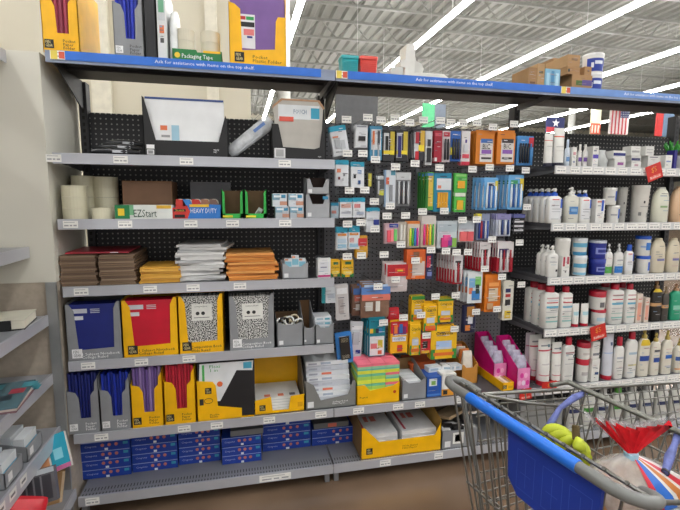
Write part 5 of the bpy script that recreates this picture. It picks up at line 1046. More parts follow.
# --- third
bottle('white pump bottle with rounded top, end of the navy jar shelf', (546, 246, 557.5, 277), C3, Y0, WC, WC, 'pump', [(10, 40, .2, .3, '3a3a3e'), (-40, 20, .6, .64, 'b9b9bc')], copies=2, grp='white pump bottles at the navy jar shelf end', blab='white pump bottle behind the first at the end of the navy jar shelf', caph=.24)
def jar2(lab, bx, z, body, lid, art, lidh=.2, yo=0, e=2):
    x0, x1, zt = frame_of(*bx, z, Y0+yo); x0, x1, _ = frame_of(*bx, z, Y0+yo+(x1-x0)*.5); r = seen(x0, x1, Y0+yo)
    return tub(lab, ((x0+x1)/2, Y0+yo+r, z), r, zt-z, body, lid, None, art, lidh=lidh, taper=.96, name='cream_jar', cat='jar')
def ztop(px, py): return PY(px, py, Y0).z
za = ztop(560, 256)
simple('cream_box', 'white carton with red triangle marks beside the end pump bottles', 'box', (558, 256, 569.5, 276.5), C3, Y0, .06, WC, [(.1, .35, .5, .95, 'b83048'), (.6, .9, .6, .95, 'b85060'), (.4, .6, .2, .26, '4a4a4e')])
jar2('plain white tub resting on the red marked carton', (553, 238.5, 569, 255.5), za, WC, WC, [(30, 45, .3, .6, '6a6a6e')], yo=.0)
LB = 'a9cfe0'
jar2('white tub with sky blue bands, lower one', (570, 256, 585, 276), C3, WC, mat('e0e4e6', .4), [(-90, 90, .5, .75, '5aa8cc'), (-90, 90, .05, .2, '8ac0d8')])
jar2('white tub with sky blue bands, upper one', (569.5, 238.5, 585.5, 255.5), ztop(577, 255.7), WC, mat('dfe3e6', .4), [(-90, 90, .0, .25, '4a9ac8'), (-90, 90, .6, .9, '6ab4d4')])
NV = mat('25308c', .35)
jar2('round navy cream jar, lower one of the stack', (586, 259.5, 603.5, 276), C3, NV, mat('2a3898', .35), [(-45, 45, .3, .7, '8a94d0'), (-35, 35, .4, .6, '2a348c')], .28)
jar2('round navy cream jar with silver lid rim, upper one of the stack', (585.5, 241, 604, 259), ztop(594, 259.2), NV, mat('c6cad6', .3), [(-50, 50, .3, .7, '8a94d0'), (-35, 35, .4, .6, '2a348c')], .14)
bottle('white pump bottle with green label beside the navy jars', (604, 244, 612, 274), C3, Y0, WC, mat('b9b9b6', .4), 'pump', [(-70, 70, .05, .35, '4fa048')], caph=.26)
bottle('white pump bottle with bright blue label beside the green labelled one', (613, 244, 622.5, 274), C3, Y0, WC, mat('b9b9b6', .4), 'pump', [(-70, 70, .05, .35, '2a78c8'), (-30, 30, .6, .65, '9a9aa0')], caph=.26)
bottle('white blue capped bottle between the pump pair and the blue lidded tubs', (623.5, 245, 632.5, 273.5), C3, Y0, WC, NAVYB, 'flip', BA, caph=.2)
jar2('white tub with royal blue lid, lower one', (633, 256.5, 647.5, 273), C3, WC, NAVYB, [(0, 60, .2, .8, '3a66c4')], .18)
jar2('white tub with royal blue lid, upper one', (631.5, 236.5, 648, 256), ztop(640, 256.2), WC, NAVYB, [(-20, 50, .35, .8, '3a7ac8'), (-60, -20, .5, .6, '9ab4dc')], .16)
for k, (a, c, lb) in enumerate(((649, 664, 'cream coloured bottle with violet mark beside the blue lidded tubs'), (665, 678.5, 'cream coloured bottle with violet mark, second from the blue lidded tubs'), (680, 694, 'cream coloured bottle cut by the picture edge'))):
    bottle(lb, (a, 238.5, c, 273.5), C3, Y0, CR, mat('cfc4a8', .4), 'dome', [(-25, 35, .35, .42, '7a7ab0')], e=2.4, caph=.05)
# --- fourth
RC = mat('b81c34', .35)
AA = [(-40, 40, .82, .86, 'c8a0a0'), (-40, 30, .7, .73, 'c03a44'), (-40, 40, .56, .62, '6ab0cc'), (-40, 35, .44, .46, 'b9b9bc'), (-40, 35, .3, .32, '9ac0b8'), (-40, 35, .16, .2, '8fc4c0')]
bottle('large white red capped lotion heading the end row, foremost', (540, 287, 556.5, 329), C4, Y0, WC, RC, 'flip', AA, grp='red capped lotions in the end row', copies=2, blab='large white red capped lotion standing behind the foremost in the end row', e=4, caph=.14, shoulder=.93, dr=.7)
bottle('white red capped lotion beside the two small tubes', (557.5, 287, 570.5, 328), C4, Y0, WC, RC, 'flip', AA, e=4, caph=.14, shoulder=.93, dr=.7)
for a, c, lb in ((571, 578.5, 'closer to the red capped lotion'), (579.5, 588, 'closer to the red lidded jars')):
    ctube('short white tube on red cap, '+lb, (a, 304.5, c, 326), C4, Y0, WC, RC, [(-50, 50, .5, .65, 'a9d0d8')], caph=.12)
jar2('white red lidded jar, lower of the stacked pair', (588, 310.5, 603.5, 326), C4, WC, RC, [(-50, 50, .3, .6, 'b4d0dc')], .2)
jar2('white red lidded jar with grey emblem, upper of the stacked pair', (586, 292.5, 603.5, 310.5), ztop(595, 310.6), WC, RC, [(-20, 20, .2, .6, '6a6a6c')], .3)
bottle('broad white red capped lotion over the sale sign', (604, 284.5, 620.5, 326), C4, Y0, WC, RC, 'flip', AA, e=4, caph=.14, shoulder=.93, dr=.7, copies=1, grp='broad red capped lotions over the sale sign')
bottle('slimmer white red capped lotion before the peach boxes', (621.5, 284.5, 633.5, 325), C4, Y0, WC, RC, 'flip', AA, e=4, caph=.14, shoulder=.93, dr=.7, copies=1, grp='slimmer red capped lotions before the peach boxes')
simple('cream_box', 'tall peach striped white box beside the red capped lotions', 'box', (634, 294, 642, 323), C4, Y0, .05, mat('ddd0c4', .4), [(.15, .85, .1, .7, 'e0a08a'), (.2, .8, .8, .84, 'd8806a')])
simple('cream_box', 'shorter peach striped white box beside the dark bottle', 'box', (642.5, 298, 649, 322), C4, Y0, .05, mat('ddd0c4', .4), [(.15, .85, .1, .7, 'e0a08a'), (.2, .8, .8, .84, 'd8806a')])
bottle('black lotion bottle with yellow collar and tan band', (649.5, 281, 660.5, 321), C4, Y0, mat('2a2724', .3), mat('8a6a48', .4), 'pump', [(-70, 70, .9, 1.0, 'e0c02a'), (-90, 90, .46, .56, 'c89a6a')], e=3, caph=.2)
bottle('smoky dark bottle with tan band behind the black one', (661, 287, 668, 320), C4, Y0, mat('4a4642', .3), mat('6a5a40', .4), 'pump', [(-90, 90, .46, .58, 'c89a6a')], e=3, caph=.2)
bottle('teal green pump bottle at the end of the fourth lotion shelf', (668.5, 285, 680, 320), C4, Y0, mat('2fa07a', .3), mat('b08a6a', .4), 'pump', [(-40, 40, .35, .5, '8fd0b8')], e=3, caph=.18)
# --- fifth (same height as the low grey shelf)
TB_ = [(-80, 80, .74, .77, 'c03a48'), (-40, 30, .84, .87, '8a8a90'), (-70, 70, .22, .24, 'd07a80'), (-40, 40, .45, .48, 'c9c4c4'), (20, 45, .82, .88, '5a7a86')]
ctube('larger white tube on red cap beside the pink displays', (536.5, 341, 550, 381), Z5, Y0, WC, RC, TB_, copies=1, grp='larger tubes beside the pink displays')
ctube('smaller white tube on red cap beside the pink displays', (550.5, 344, 561, 379), Z5, Y0, WC, RC, TB_, copies=1, grp='smaller tubes beside the pink displays')
ctube('pale tube standing deep behind the pink displays', (524.5, 334, 534, 372), Z5, .15, mat('c9bcc4', .4), RC, [(-70, 70, .7, .73, 'b86a80')])
bottle('white red capped bottle with grey script near the pink displays', (561.5, 338, 573, 378), Z5, Y0, mat('dcdcd8', .35), RC, 'flip', [(-40, 40, .78, .82, 'a87a80'), (20, 40, .66, .74, '4a6a80'), (-40, 40, .5, .52, 'b9b9bc')], e=4, caph=.16, shoulder=.93)
jar2('squat white red lidded jar, lower one of the low pair', (573.5, 360.5, 587, 377), Z5, WC, RC, [(-40, 40, .4, .6, 'b9b4b4')], .25)
jar2('squat white red lidded jar, upper one of the low pair', (574.5, 344, 588.5, 360.5), ztop(581, 360.6), WC, RC, [(-40, 40, .4, .6, 'c9c4c0')], .3)
simple('cream_box', 'white box with grey band, upper of the stacked pair on the low lotion shelf', 'box', (589, 342, 599.5, 358.5), PY(594, 359, Y0).z, Y0, .06, WC, [(.1, .95, .2, .34, '7a8088'), (.1, .6, .7, .76, 'b9b9bc')])
simple('cream_box', 'white box with navy dash, lower of the stacked pair on the low lotion shelf', 'box', (588, 359.5, 599.5, 376), Z5, Y0, .06, WC, [(.4, .9, .3, .42, '2a4a7a'), (.1, .6, .6, .66, 'b9b9bc')])
ctube('pale lilac white tube on wide red cap under the sale sign', (600.5, 336, 612.5, 375), Z5, Y0, mat('d0d2dc', .35), RC, [(-70, 70, .58, .6, '9ab4d8'), (10, 40, .75, .82, '5a6a90')], caph=.09)
bottle('small white bottle with large red cap beside the lilac tube', (613, 338, 623, 374), Z5, Y0, WC, RC, 'flip', [(-40, 40, .6, .66, 'b4b9c4'), (-40, 40, .3, .33, 'b9b9bc')], caph=.2)
bottle('tall white red capped bottle with yellow green lines', (624, 333, 636, 373), Z5, Y0, WC, RC, 'flip', [(-40, 40, .6, .66, 'a9c0d0'), (-40, 40, .3, .34, 'd8d09a')], caph=.15)
GD = mat('b09a4a', .4)
for a, c, y, ar, lb in ((637, 648.5, 330, [(-60, 60, .82, .98, 'd8b82a'), (-60, 50, .4, .54, '2a4a98')], 'cream pump lotion with gold pump and yellow collar label'),
                 (649.5, 659, 334, [(-30, 60, .38, .52, '2a4a98'), (-30, 30, .7, .76, '4a4a50')], 'slim cream pump lotion with navy label beside the yellow collared one'),
                 (660.5, 671, 332, [(-30, 60, .45, .56, '2a66b8'), (-30, 30, .2, .24, 'b9b9c4')], 'cream pump lotion with blue label near the picture edge'),
                 (672.5, 684, 340, [(-70, 70, .45, .6, '3a5a9a'), (-70, 70, .1, .16, 'd8a070')], 'white jar-like bottle with blue band at the picture edge')):
    bottle(lb, (a, y, c, 372), Z5, Y0, mat('ddd8ca', .35), GD, 'pump', ar, e=3, caph=.2)
# --- bottom deck lotions seen through the cart
for k in range(9):
    px = 566+k*14.5; gr = k in (1, 3)
    bottle('white bottle with %s label behind the cart, %s from the grey tray' % ('green' if gr else 'navy', ('first', 'second', 'third', 'fourth', 'fifth', 'sixth', 'seventh', 'eighth', 'ninth')[k]), (px, 391-k*.8, px+12.5, 437-k*1.2), ZB, .03, mat('c9c9c2', .4), mat('4f9a3a' if gr else 'b9b9b6', .4), 'flip', [(-60, 60, .5, .62, '3f8a34' if gr else '26305a'), (-50, 50, .2, .24, 'a9a9ac')], e=3, caph=.14)
simple('brown_carton', 'grey carton low on the deck behind the cart wires', 'box', (520, 404, 562, 436), ZB, .05, .2, mat('8a8a88', .6), [(.1, .9, .6, .66, '6a6a6a')])

# ------------------------------------------------------------------ left hand cross aisle shelves
def cross(z, xf, xb, lab, ylen=1.5, tags=(), lip=.045):
    t = thing('metal_shelf', lab, 'shelf', (xf, -.014, z))
    b = MB(); b.box(xb-xf, -.006, -ylen, 0, -.022, 0, GREY); b.build('shelf_deck', t)
    b = MB(); b.box(-.006, .002, -ylen, 0, -lip, .003, LIP); b.build('price_channel', t)
    for y in tags:
        b = MB(); b.box(0, .001, -.025, .025, -.016, .016, mat('e6e6e2')); b.add([(.0014, -.018, -.006), (.0014, .014, -.006), (.0014, .014, .004), (.0014, -.018, .004)], [(0, 1, 2, 3)], '77777a'); b.build('price_tag', t, (.0025, y, -.02))
    return t
cross(2.075, -.135, -.5, 'short grey shelf end high beside the cream partition')
cross(1.285, -.11, -.5, 'upper grey cross shelf ending at the cream partition')
cross(.985, -.06, -.5, 'grey cross shelf holding the cream and black book')
cross(.72, -.06, -.5, 'grey cross shelf holding the magazines')
cross(.47, -.045, -.5, 'grey cross shelf with white price tags, lowest above the red bag', tags=(-.36, -.44, -.52), lip=.06)
cross(.16, .0, -.5, 'low grey cross base shelf under the black rack', ylen=1.2)
t = thing('partition_board', 'long beige board closing the back of the cross aisle shelves', 'board', (-.52, -.014, 0)); b = MB(); b.box(-.02, .0, -1.5, 0, 0, 1.9, mat('b0a595', .7)); b.build('board_panel', t)
# book
p = PZ(36, 310, 1.02)
t = thing('hardcover_book', 'thick cream book with black spine lying on the cross shelf', 'book', (-.085, -.06, .987), .15)
b = MB(); b.box(-.3, 0, -.17, 0, .004, .036, mat('e9e4d2', .6)); b.build('pages', t)
b = MB(); b.box(-.305, .003, -.175, .002, .036, .04, mat('dcd8c6', .4)); b.box(-.305, .003, -.175, .002, 0, .004, mat('1d1d1f')); b.box(-.305, -.04, -.178, -.174, 0, .04, mat('1d1d1f', .4)); b.build('cover', t)
for k, (c, lb) in enumerate((('8a6a70', 'glossy magazine with pink and dark cover, bottom of the cross shelf pile'), ('c9b9b0', 'pale glossy magazine in the middle of the cross shelf pile'), ('5a7a84', 'teal and white magazine on top of the cross shelf pile'))):
    t = thing('magazine', lb, 'magazine', (-.065-.006*k, -.13, .722+.008*k), .1+.03*k)
    b = MB(); b.box(-.24, 0, -.26, 0, 0, .007, mat(c, .25)); b.build('pages', t)
    b = MB(); 
    for q in range(8):
        xa = -.23+.028*q; ya = -.25+.06*(q % 4); b.add([(xa, ya, .0074), (xa+.05, ya, .0074), (xa+.05, ya+.05, .0074), (xa, ya+.05, .0074)], [(0, 1, 2, 3)], ('d8d4cc', '2a3a44', 'c84a5a', '4a9aa8')[q % 4])
    b.build('printed_cover', t)
t = tag(MB().box(-.3, 0, -.25, 0, 0, .02, mat('27409a', .35)).build('blue_case', None, (-.14, -.33, .473+.1)), 'royal blue flat case resting on the grey box of the cross shelf', 'case')
for k, (y, lb) in enumerate(((-.33, 'grey display box with white and blue packets on the lowest cross shelf, by the viewer'), (-.16, 'grey display box with white and blue packets on the lowest cross shelf, by the partition'))):
    t = thing('display_carton', lb, 'display box', (-.06, y, .472)); L = .13
    b = MB(); b.box(-.003, 0, -L, 0, 0, .06, CG); b.prism([(0, 0), (0, .06), (-.2, .11), (-.2, 0)], 'y', -.003, 0, CG); b.prism([(0, 0), (0, .06), (-.2, .11), (-.2, 0)], 'y', -L, -L+.003, CG); b.box(-.2, 0, -L, 0, 0, .003, CG); b.build('carton_shell', t)
    b = MB(); b.add([(.001, -L+.02, .015), (.001, -L+.05, .015), (.001, -L+.05, .045), (.001, -L+.02, .045)], [(0, 1, 2, 3)], 'dcdcdc'); b.build('printed_label', t)
    for q in range(3):
        o = MB().box(-.04, 0, -L+.012, -.012, 0, .085+.012*q, mat('d8dde0', .4)); o.box(-.0405, .0008, -L+.0115, -.0115, .03, .05+.01*q, mat('5aa8c8')); o = o.build('small_packet', None, (-.073-.045*q, y, .476)); tag(o, 'white and blue packet, %s back, in the grey cross shelf box ' % ORD[q]+('closer to the viewer' if k == 0 else 'closer to the partition'), 'packet', 'packets in the cross shelf boxes')
# items low at the corner
def slab(name, lab, cat, px, py, y, w, h, th, m, art, rot):
    p = PY(px, py, y); t = thing(name, lab, cat, tuple(p), rot=rot)
    b = MB(); b.box(-w/2, w/2, 0, th, -h/2, h/2, m); b.build('package_body', t)
    b = MB()
    for k, (a, c, d, e_, col) in enumerate(art): b.rect((a-.5)*w, (c-.5)*w, (d-.5)*h, (e_-.5)*h, -.0008-.0002*k, col)
    b.build('printed_label', t)
slab('craft_paper_pack', 'teal, white and pink craft pack leaning by the corner post', 'package', 50, 455, -.12, .14, .15, .02, mat('e4dfd8', .4), [(.5, 1, .12, 1, '2fa8c4'), (0, 1, 0, .12, 'd878a8'), (.6, .85, .3, .6, '8fd8e6'), (.15, .45, .2, .5, 'e8a070'), (0, .2, .6, 1, 'cfd4d8')], (-.5, -.3, .1))
slab('clear_case', 'clear plastic case of dark pens under the craft pack', 'case', 37, 488, -.28, .13, .13, .03, mat('6a6a6e', .25), [(.1, .9, .1, .8, '3c3c42'), (.2, .25, .1, .8, '77777c'), (.4, .45, .1, .8, '77777c'), (.6, .65, .1, .8, '77777c'), (0, 1, .85, 1, 'b9c0c4')], (-.35, -.15, .1))
slab('brown_carton', 'brown cardboard sleeve standing beside the clear case', 'box', 54, 492, -.1, .07, .17, .05, mat('9a7850', .8), [(.85, 1, 0, 1, 'c8b090')], (-.1, .15, .3))
p = PY(6, 512, -.45)
b = MB(); b.loft([ring(0, .09, .05, 3, 16), ring(.05, .1, .055, 2.6, 16), ring(.1, .095, .03, 2.6, 16), ring(.115, .09, .01, 2.6, 16)], mat('cc2230', .3, 0, .1, 20, 'crinkle')); t = b.build('snack_bag', None, (p.x-.01, -.42, p.z-.085)); t.rotation_euler = (0, .35, .3); tag(t, 'bright red bag at the foot of the cross shelves', 'bag')
b = MB(); b.rect(-.02, .06, .05, .056, -.0585, 'f0e0e0'); b.build('printed_label', t)

# ------------------------------------------------------------------ signs and flags beyond
def board(name, lab, cat, box, Y, m, art=(), th=.05, drop=None):
    x0 = PY(box[0], box[1], Y).x; x1 = PY(box[2], box[1], Y).x; z1 = PY(box[0], box[1], Y).z; z0 = PY(box[0], box[3], Y).z; w = x1-x0; h = z1-z0
    t = thing(name, lab, cat, (x0, Y, z0)); b = MB(); b.box(0, w, 0, th, 0, h, m); b.build('sign_panel', t)
    if art:
        b = MB()
        for k, (a, c, d, e_, col) in enumerate(art): b.rect(a*w, c*w, d*h, e_*h, -.003-.002*k, col)
        b.build('printed_face', t)
    b = MB(); b.tube([(w/2, th/2, h), (w/2, th/2, 7.57-z0)], .003, mat('b9b9b4'), 4); b.build('hanger', t)
    return t, w, h
board('aisle_sign', 'mint green hanging sign glimpsed below the top shelf', 'sign', (423, 103, 435, 136), 9, mat('6fe0a0', .5))
board('aisle_sign', 'slate blue panel beside the mint green sign', 'sign', (436, 104, 446, 136), 9.4, mat('8a94a4', .5))
board('aisle_sign', 'dark grey panel glimpsed above the pin packs', 'sign', (336, 92, 378, 131), 4.5, mat('5f6062', .6))
t, w, h = board('national_flag', 'striped flag with navy starred corner hanging beyond the lotion bay', 'flag', (611, 107, 630, 134), 16, mat('e8dcd8', .7), [(.08+.0, .16, 0, 1, 'c83a44'), (.26, .34, 0, 1, 'c83a44'), (.44, .52, 0, 1, 'c83a44'), (.62, .7, 0, .62, 'c83a44'), (.8, .88, 0, .62, 'c83a44'), (.52, 1, .62, 1, '2c3468')])
b = MB()
for i in range(5):
    for k in range(4):
        b.add([(w*(.57+.095*i)+.012*w*(2 if q % 2 else 4.2)*math.sin(q*.628)*.5, -.02, h*(.67+.085*k)+.012*w*(2 if q % 2 else 4.2)*math.cos(q*.628)*.5) for q in range(10)], [tuple(range(10))], 'f0f0f0')
b.build('star_field', t)
t, w, h = board('state_flag', 'navy and red flag with one white star by the pale column', 'flag', (547, 117, 565, 132), 14, mat('33386a', .7), [(0, .5, 0, .35, 'c83a44')])
b = MB(); b.add([(w*.5+w*.22*(.4 if q % 2 else 1)*math.sin(q*.628), -.02, h*.62+w*.22*(.4 if q % 2 else 1)*math.cos(q*.628)) for q in range(10)], [tuple(range(10))], 'f0f0f0'); b.build('star', t)
board('hanging_banner', 'pale banner with orange red lettering band beside the striped flag', 'banner', (592, 108, 602, 134), 15, mat('dcd8b8', .6), [(0, 1, 0, .42, 'd85a3a'), (.1, .25, .05, .35, 'f0e0d0'), (.4, .55, .05, .35, 'f0e0d0'), (.7, .85, .05, .35, 'f0e0d0')])
board('hanging_banner', 'bright red banner beside the slate blue panel near the picture edge', 'banner', (658, 108, 664.5, 136), 11, mat('d83a38', .6))
board('aisle_sign', 'slate blue panel beside the bright red banner', 'sign', (665, 108, 675, 137), 11.2, mat('6f88a4', .6))
# ------------------------------------------------------------------ shopping cart
CA = math.radians(9.6); CO = Vector((1.35, -1.312, 0))
cart = thing('shopping_cart', 'grey wire shopping cart with blue handle holding bananas and bread', 'shopping cart', tuple(CO), CA)
WM = mat('83827d', .3, .75); GP = mat('737472', .42); WR = .0034
def cw(x, y, z): return Vector((x, y, z))
HL = .30   # half width at the handle
b = MB(); b.tube([(0, .158, 1.0), (0, -.16, 1.0)], .0135, mat('1f6fd8', .35), 14); b.build('handle_grip', cart)
def bend(s):
    return [(0, .158 if s > 0 else -.16, 1.0), (0, s*.225, 1.0), (.006, s*.252, 1.0), (.02, s*.27, .999), (.04, s*.276, .995), (.06, s*.268, .988), (.075, s*.25, .98), (.088, s*.225, .968)]
for s in (1, -1):
    b = MB(); b.tube(bend(s), .0118, GP, 12); b.build('handle_bracket', cart)
def rimz(x): return .945-.085*(x-.1)/.9
def halfw(x): return .262-.045*(x-.1)/.9
def botz(x): return .52+.03*x
# basket sides
for s in (1, -1):
    b = MB(); b.tube([(.1, s*halfw(.1), rimz(.1)), (1.0, s*halfw(1.0), rimz(1.0))], .006, WM, 8)
    b.build('basket_rim', cart)
    b = MB()
    for k in range(26):
        x = .11+.035*k; b.tube([(x, s*halfw(x), rimz(x)), (x, s*(halfw(x)-.09), botz(x))], .0022, WM, 5)
    for f in (.07, .14, .3, .5, .7, .88): b.tube([(.1, s*(halfw(.1)-.09*f), rimz(.1)*(1-f)+botz(.1)*f), (1.0, s*(halfw(1.0)-.09*f), rimz(1)*(1-f)+botz(1)*f)], .0024, WM, 5)
    b.build('wire_side', cart)
b = MB(); b.tube([(1.0, -halfw(1), rimz(1)), (1.0, halfw(1), rimz(1))], .006, WM, 8)
for k in range(13): y = -halfw(1)*.95+halfw(1)*1.9*k/12; b.tube([(1.0, y, rimz(1)), (.96, y*.8, botz(1))], .0022, WM, 5)
for f in (.25, .5, .75): b.tube([(1-.04*f, -halfw(1), rimz(1)*(1-f)+botz(1)*f), (1-.04*f, halfw(1), rimz(1)*(1-f)+botz(1)*f)], .0024, WM, 5)
b.build('wire_front', cart)
b = MB()
for k in range(13): y = -.2+.4*k/12; b.tube([(.1, y, botz(.1)), (.96, y*.85, botz(.96))], .0022, WM, 5)
for k in range(10): x = .1+.095*k; b.tube([(x, -.205, botz(x)), (x, .205, botz(x))], .0026, WM, 5)
b.build('wire_floor', cart)
# rear gate: two close top wires then slanted verticals
b = MB()
b.tube([(.045, .25, .995), (.045, -.26, .995)], .0036, WM, 6); b.tube([(.062, .25, .985), (.062, -.26, .985)], .0032, WM, 6)
for k in range(12):
    y = -.27+.045*k; b.tube([(.04, y, 1.0), (.067, y, .979)], .0042, mat('55554f', .5), 5)
for k in range(17):
    y = .26-.0325*k; b.tube([(.03, y, .972), (.045, y*.88, .8), (.07, y*.64, .53)], .003, WM, 5)
for z, x, q in ((.72, .052, .82), (.63, .061, .73), (.55, .068, .66)): b.tube([(x, .262*q, z), (x, -.262*q, z)], .0034, WM, 6)
b.build('wire_gate', cart)
# blue leg-hole panel with line drawing
b = MB(); b.prism([(-.205, .985), (.028, .985), (.02, .87), (-.01, .84), (-.2, .84)], 'x', .006, .014, mat('1d3a9c', .4)); b.build('seat_flap', cart)
b = MB()
for y in (-.165, -.1, -.03):
    for (a, c, d, e) in ((-.025, .025, .86, .8615), (-.025, .025, .95, .9515), (-.025, -.0235, .86, .9515), (.0235, .025, .86, .9515), (-.015, .015, .90, .9015), (-.001, .0005, .87, .94)):
        b.add([(.0055, y+a, d), (.0055, y+c, d), (.0055, y+c, e), (.0055, y+a, e)], [(0, 1, 2, 3)], '3a56b4')
b.build('safety_print', cart)
# child seat back and seat
b = MB(); X = .44
b.tube([(X-.06, .245, .935), (X, .235, .94), (X, -.235, .94), (X-.06, -.245, .935)], .008, mat('77776f', .4, .5), 8)
for k in range(12): y = -.21+.42*k/11; b.tube([(X, y, .94), (X-.07, y*.95, .73)], .0026, WM, 5)
for z, dx in ((.88, .02), (.80, .047), (.73, .07)): b.tube([(X-dx, -.22, z), (X-dx, .22, z)], .003, WM, 5)
b.build('seat_back', cart)
b = MB()
for k in range(13): y = -.2+.4*k/12; b.tube([(.06, y, .715), (X-.07, y, .715)], .0024, WM, 5)
for k in range(4): x = .07+.1*k; b.tube([(x, -.2, .715), (x, .2, .715)], .0026, WM, 5)
b.build('seat_tray', cart)
b = MB(); b.tube([(.12, .24, .95), (.28, .235, .9), (X-.03, .232, .87)], .005, WM, 6); b.build('seat_linkage', cart); b = MB(); b.tube([(.12, -.24, .95), (.28, -.235, .9), (X-.03, -.232, .87)], .005, WM, 6); b.build('seat_linkage', cart)
# frame, legs, wheels
b = MB()
for s in (1, -1):
    b.tube([(.06, s*.262, .955), (.075, s*.2, .75), (.09, s*.165, .53), (.06, s*.2, .3), (.03, s*.245, .16), (.08, s*.25, .13), (.9, s*.2, .13)], .006, GP, 8)
    b.tube([(.75, s*.2, .14), (.72, s*.2, .53)], .011, GP, 8)
b.tube([(.9, -.2, .13), (.9, .2, .13)], .0125, GP, 10)
for k in range(9): y = -.18+.045*k; b.tube([(.08, y, .15), (.88, y, .15)], .003, WM, 5)
b.build('cart_frame', cart)
for x, y in ((.05, .25), (.05, -.25), (.86, .19), (.86, -.19)):
    b = MB(); b.tube([(x, y-.014, .058), (x, y+.014, .058)], .058, mat('2b2b2d', .6), 18); o = b.build('caster_wheel', cart)
    b = MB(); b.box(x-.015, x+.03, y-.022, y-.017, .05, .13, GP); b.box(x-.015, x+.03, y+.017, y+.022, .05, .13, GP); b.box(x-.015, x+.03, y-.022, y+.022, .12, .13, GP); b.build('caster_fork', cart)
# seat belts
PU = mat('626ca8', .6, 0, .25, 60)
def strap(pts, w=.012, name='seat_belt'):
    b = MB(); b.loft([[(Vector(p)+Vector((0, .004*math.cos(a)+0, 0))+Vector((w*math.sin(a), 0, w*.3*math.cos(a)))) for a in [2*math.pi*k/8 for k in range(8)]] for p in pts], PU); return b.build(name, cart)
def loc(px, py, z):
    q = PZ(px, py, z)-CO; return (q.x*math.cos(-CA)-q.y*math.sin(-CA), q.x*math.sin(-CA)+q.y*math.cos(-CA), z)
def belt(path, label):
    b = MB(); pts = [loc(*p) for p in path]; b.tube(pts, [.007, .0105, .007, .0105, .009][:len(pts)], PU, 7); o = b.build('seat_belt', cart); o['label'] = label
    b = MB(); b.tube([pts[0], tuple(Vector(pts[0])*.9+Vector(pts[1])*.1)], .0085, mat('2a2a30', .4), 8); b.build('buckle', o)
belt(((588, 391, .93), (574, 398, .92), (560, 408, .90), (550, 424, .86), (549, 441, .82)), 'lilac blue belt draped over the far side')
belt(((665, 473, .90), (669, 458, .91), (674, 446, .92), (680, 431, .93)), 'lilac blue belt at the near side')
# ------------------------------------------------------------------ groceries
def wloc(px, py, z): return PZ(px, py, z)
bn = thing('banana_bunch', 'yellow green banana bunch lying in the cart seat', 'bananas', tuple(wloc(568, 432, .84)))
BM = mat('bcc82c', .45, 0, .12, 18)
st = wloc(576, 437, .87)-wloc(568, 432, .84)
ends = ((541, 437, .84, .012), (545, 446, .82, .015), (553, 455, .80, .015), (586, 472, .79, .012), (570, 465, .80, .02))
for k, (px, py, z, bulge) in enumerate(ends):
    e = wloc(px, py, z)-wloc(568, 432, .84); pts = []; rad = []
    for i in range(9):
        f = i/8; p = st*(1-f)+e*f; p = p+Vector((0, 0, bulge*math.sin(f*math.pi)))+Vector((0, -.01*math.sin(f*math.pi)*(k-2), 0)); pts.append(p); rad.append((.004, .008, .014, .0165, .017, .0165, .014, .009, .0035)[i])
    b = MB(); b.tube(pts, rad, BM, 8); o = b.build('banana', bn)
b = MB(); b.tube([st+Vector((0, 0, -.006)), st+Vector((.002, .004, .012)), st+Vector((.004, .008, .028))], [.012, .010, .009], mat('5a4a28', .7), 8); b.build('stem', bn)
# bread bag
c = wloc(638, 482, .84); nk = wloc(631, 455, .93)
bg = thing('bread_bag', 'bread in a clear bag, blue and red stripes, red gathered neck, cart seat', 'bread', (c.x, c.y, .725))
h = nk-Vector((c.x, c.y, .725))
def br(z, rx, ry, cx, cy, n=44, off=0, a0=None, a1=None):
    g = [2*math.pi*k/n for k in range(n)] if a0 is None else [math.radians(a0+(a1-a0)*k/8) for k in range(9)]
    return [(cx+(rx+off)*math.cos(a)*(1+.03*math.sin(9*a)), cy+(ry+off)*math.sin(a)*(1+.03*math.cos(7*a)), z) for a in g]
b = MB(); b.loft([br(.0, .07, .05, -.02, 0), br(.03, .10, .075, -.02, 0), br(.09, .105, .08, -.025, .0), br(.13, .085, .065, -.035, 0), br(.148, .05, .04, -.035, .0)], mat('b98a5a', .6, 0, .15, 12)); b.build('bread_loaf', bg)
RG = [(0, .085, .06, 0, 0), (.04, .125, .088, 0, 0), (.10, .13, .092, 0, 0), (.14, .108, .078, h.x*.3, h.y*.3), (.165, .075, .055, h.x*.55, h.y*.55), (.188, .04, .03, h.x*.8, h.y*.8), (h.z, .012, .01, h.x, h.y)]
b = MB(); b.loft([br(*q) for q in RG], clear('dcdad6', .42)); b.build('plastic_wrap', bg)
for a0, a1, col in ((-100, -82, '2a6ac4'), (-82, -76, 'dcd8d4'), (-76, -64, 'c87a3a'), (-64, -56, 'e0dcd6'), (-56, -40, 'cc2438'), (-40, -25, 'e0dcd6'), (-108, -100, 'cc2438')):
    b = MB(); rows = [br(*q, off=.002, a0=a0, a1=a1) for q in RG[1:]]; vs = [p for r in rows for p in r]
    b.add(vs, [(k*9+i, k*9+i+1, (k+1)*9+i+1, (k+1)*9+i) for k in range(len(rows)-1) for i in range(8)], mat(col, .3), True); b.build('printed_stripe', bg)
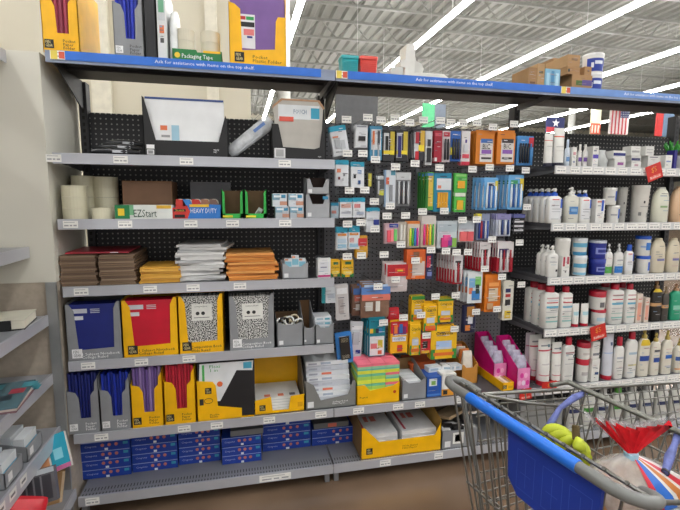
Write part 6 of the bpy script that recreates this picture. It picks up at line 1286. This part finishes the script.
b = MB(); b.tube([tuple(h+Vector((0, 0, -.008))), tuple(h+Vector((0, 0, .006)))], .015, mat('a9cfe0', .4), 10); b.build('bag_tie', bg)
def fan(m, spread, hh, name, off=0, jag=0.0):
    b = MB(); n = 22; rows = []
    for j in range(5):
        f = j/4; row = []
        for i in range(n+1):
            a = (i/n-.5)*2; x = a*(.008+spread*f)*RT.x; y = a*(.008+spread*f)*RT.y+.014*f*math.sin(i*2.1)
            row.append((h.x+x, h.y+y-off, h.z+.004+hh*f*(1-.25*(1-abs(a))*f)*(1+jag*math.sin(i*1.9))))
        rows.append(row)
    vs = [p for r in rows for p in r]+[(p[0], p[1]+.0035, p[2]) for r in rows for p in r]; N1 = (n+1)*5
    fs = [(j*(n+1)+i, j*(n+1)+i+1, (j+1)*(n+1)+i+1, (j+1)*(n+1)+i) for j in range(4) for i in range(n)]
    b.add(vs, fs+[tuple(N1+k for k in f[::-1]) for f in fs], m, True); return b.build(name, bg)
fan(mat('e01c28', .25, 0, .25, 40), .078, .075, 'red_neck', .004, .1)
fan(clear('e0dcdc', .15), .098, .088, 'clear_neck', -.006, .08)
b = MB()
def sticker(px, py, z, s, col, nm='price_sticker', rz=.2):
    p = wloc(px, py, z)-Vector((c.x, c.y, .725)); b = MB(); b.box(-s, s, -.001, .0, -s*.8, s*.8, mat(col, .5)); b.rect(-s*.6, s*.6, -s*.2, s*.2, -.0015, 'e8c8a8'); o = b.build(nm, bg, tuple(p)); o.rotation_euler = (-.9, rz, .1)
sticker(607, 473, .88, .010, 'd8763a'); sticker(634, 489, .872, .008, 'd8763a', rz=-.2); sticker(612, 467, .88, .009, 'e8e8e6')
# pink pack in the basket
p = wloc(600, 500, .70)
b = MB(); b.box(-.07, .07, -.06, .06, 0, .1, mat('c86a94', .4)); b.rect(-.05, .05, .02, .07, -.061, 'e0a8c0')
t = b.build('pink_package', None, (CO.x+.24, CO.y-.12, .545)); t.rotation_euler = (0, 0, .3); tag(t, 'pink wrapped package on the cart basket floor', 'package')
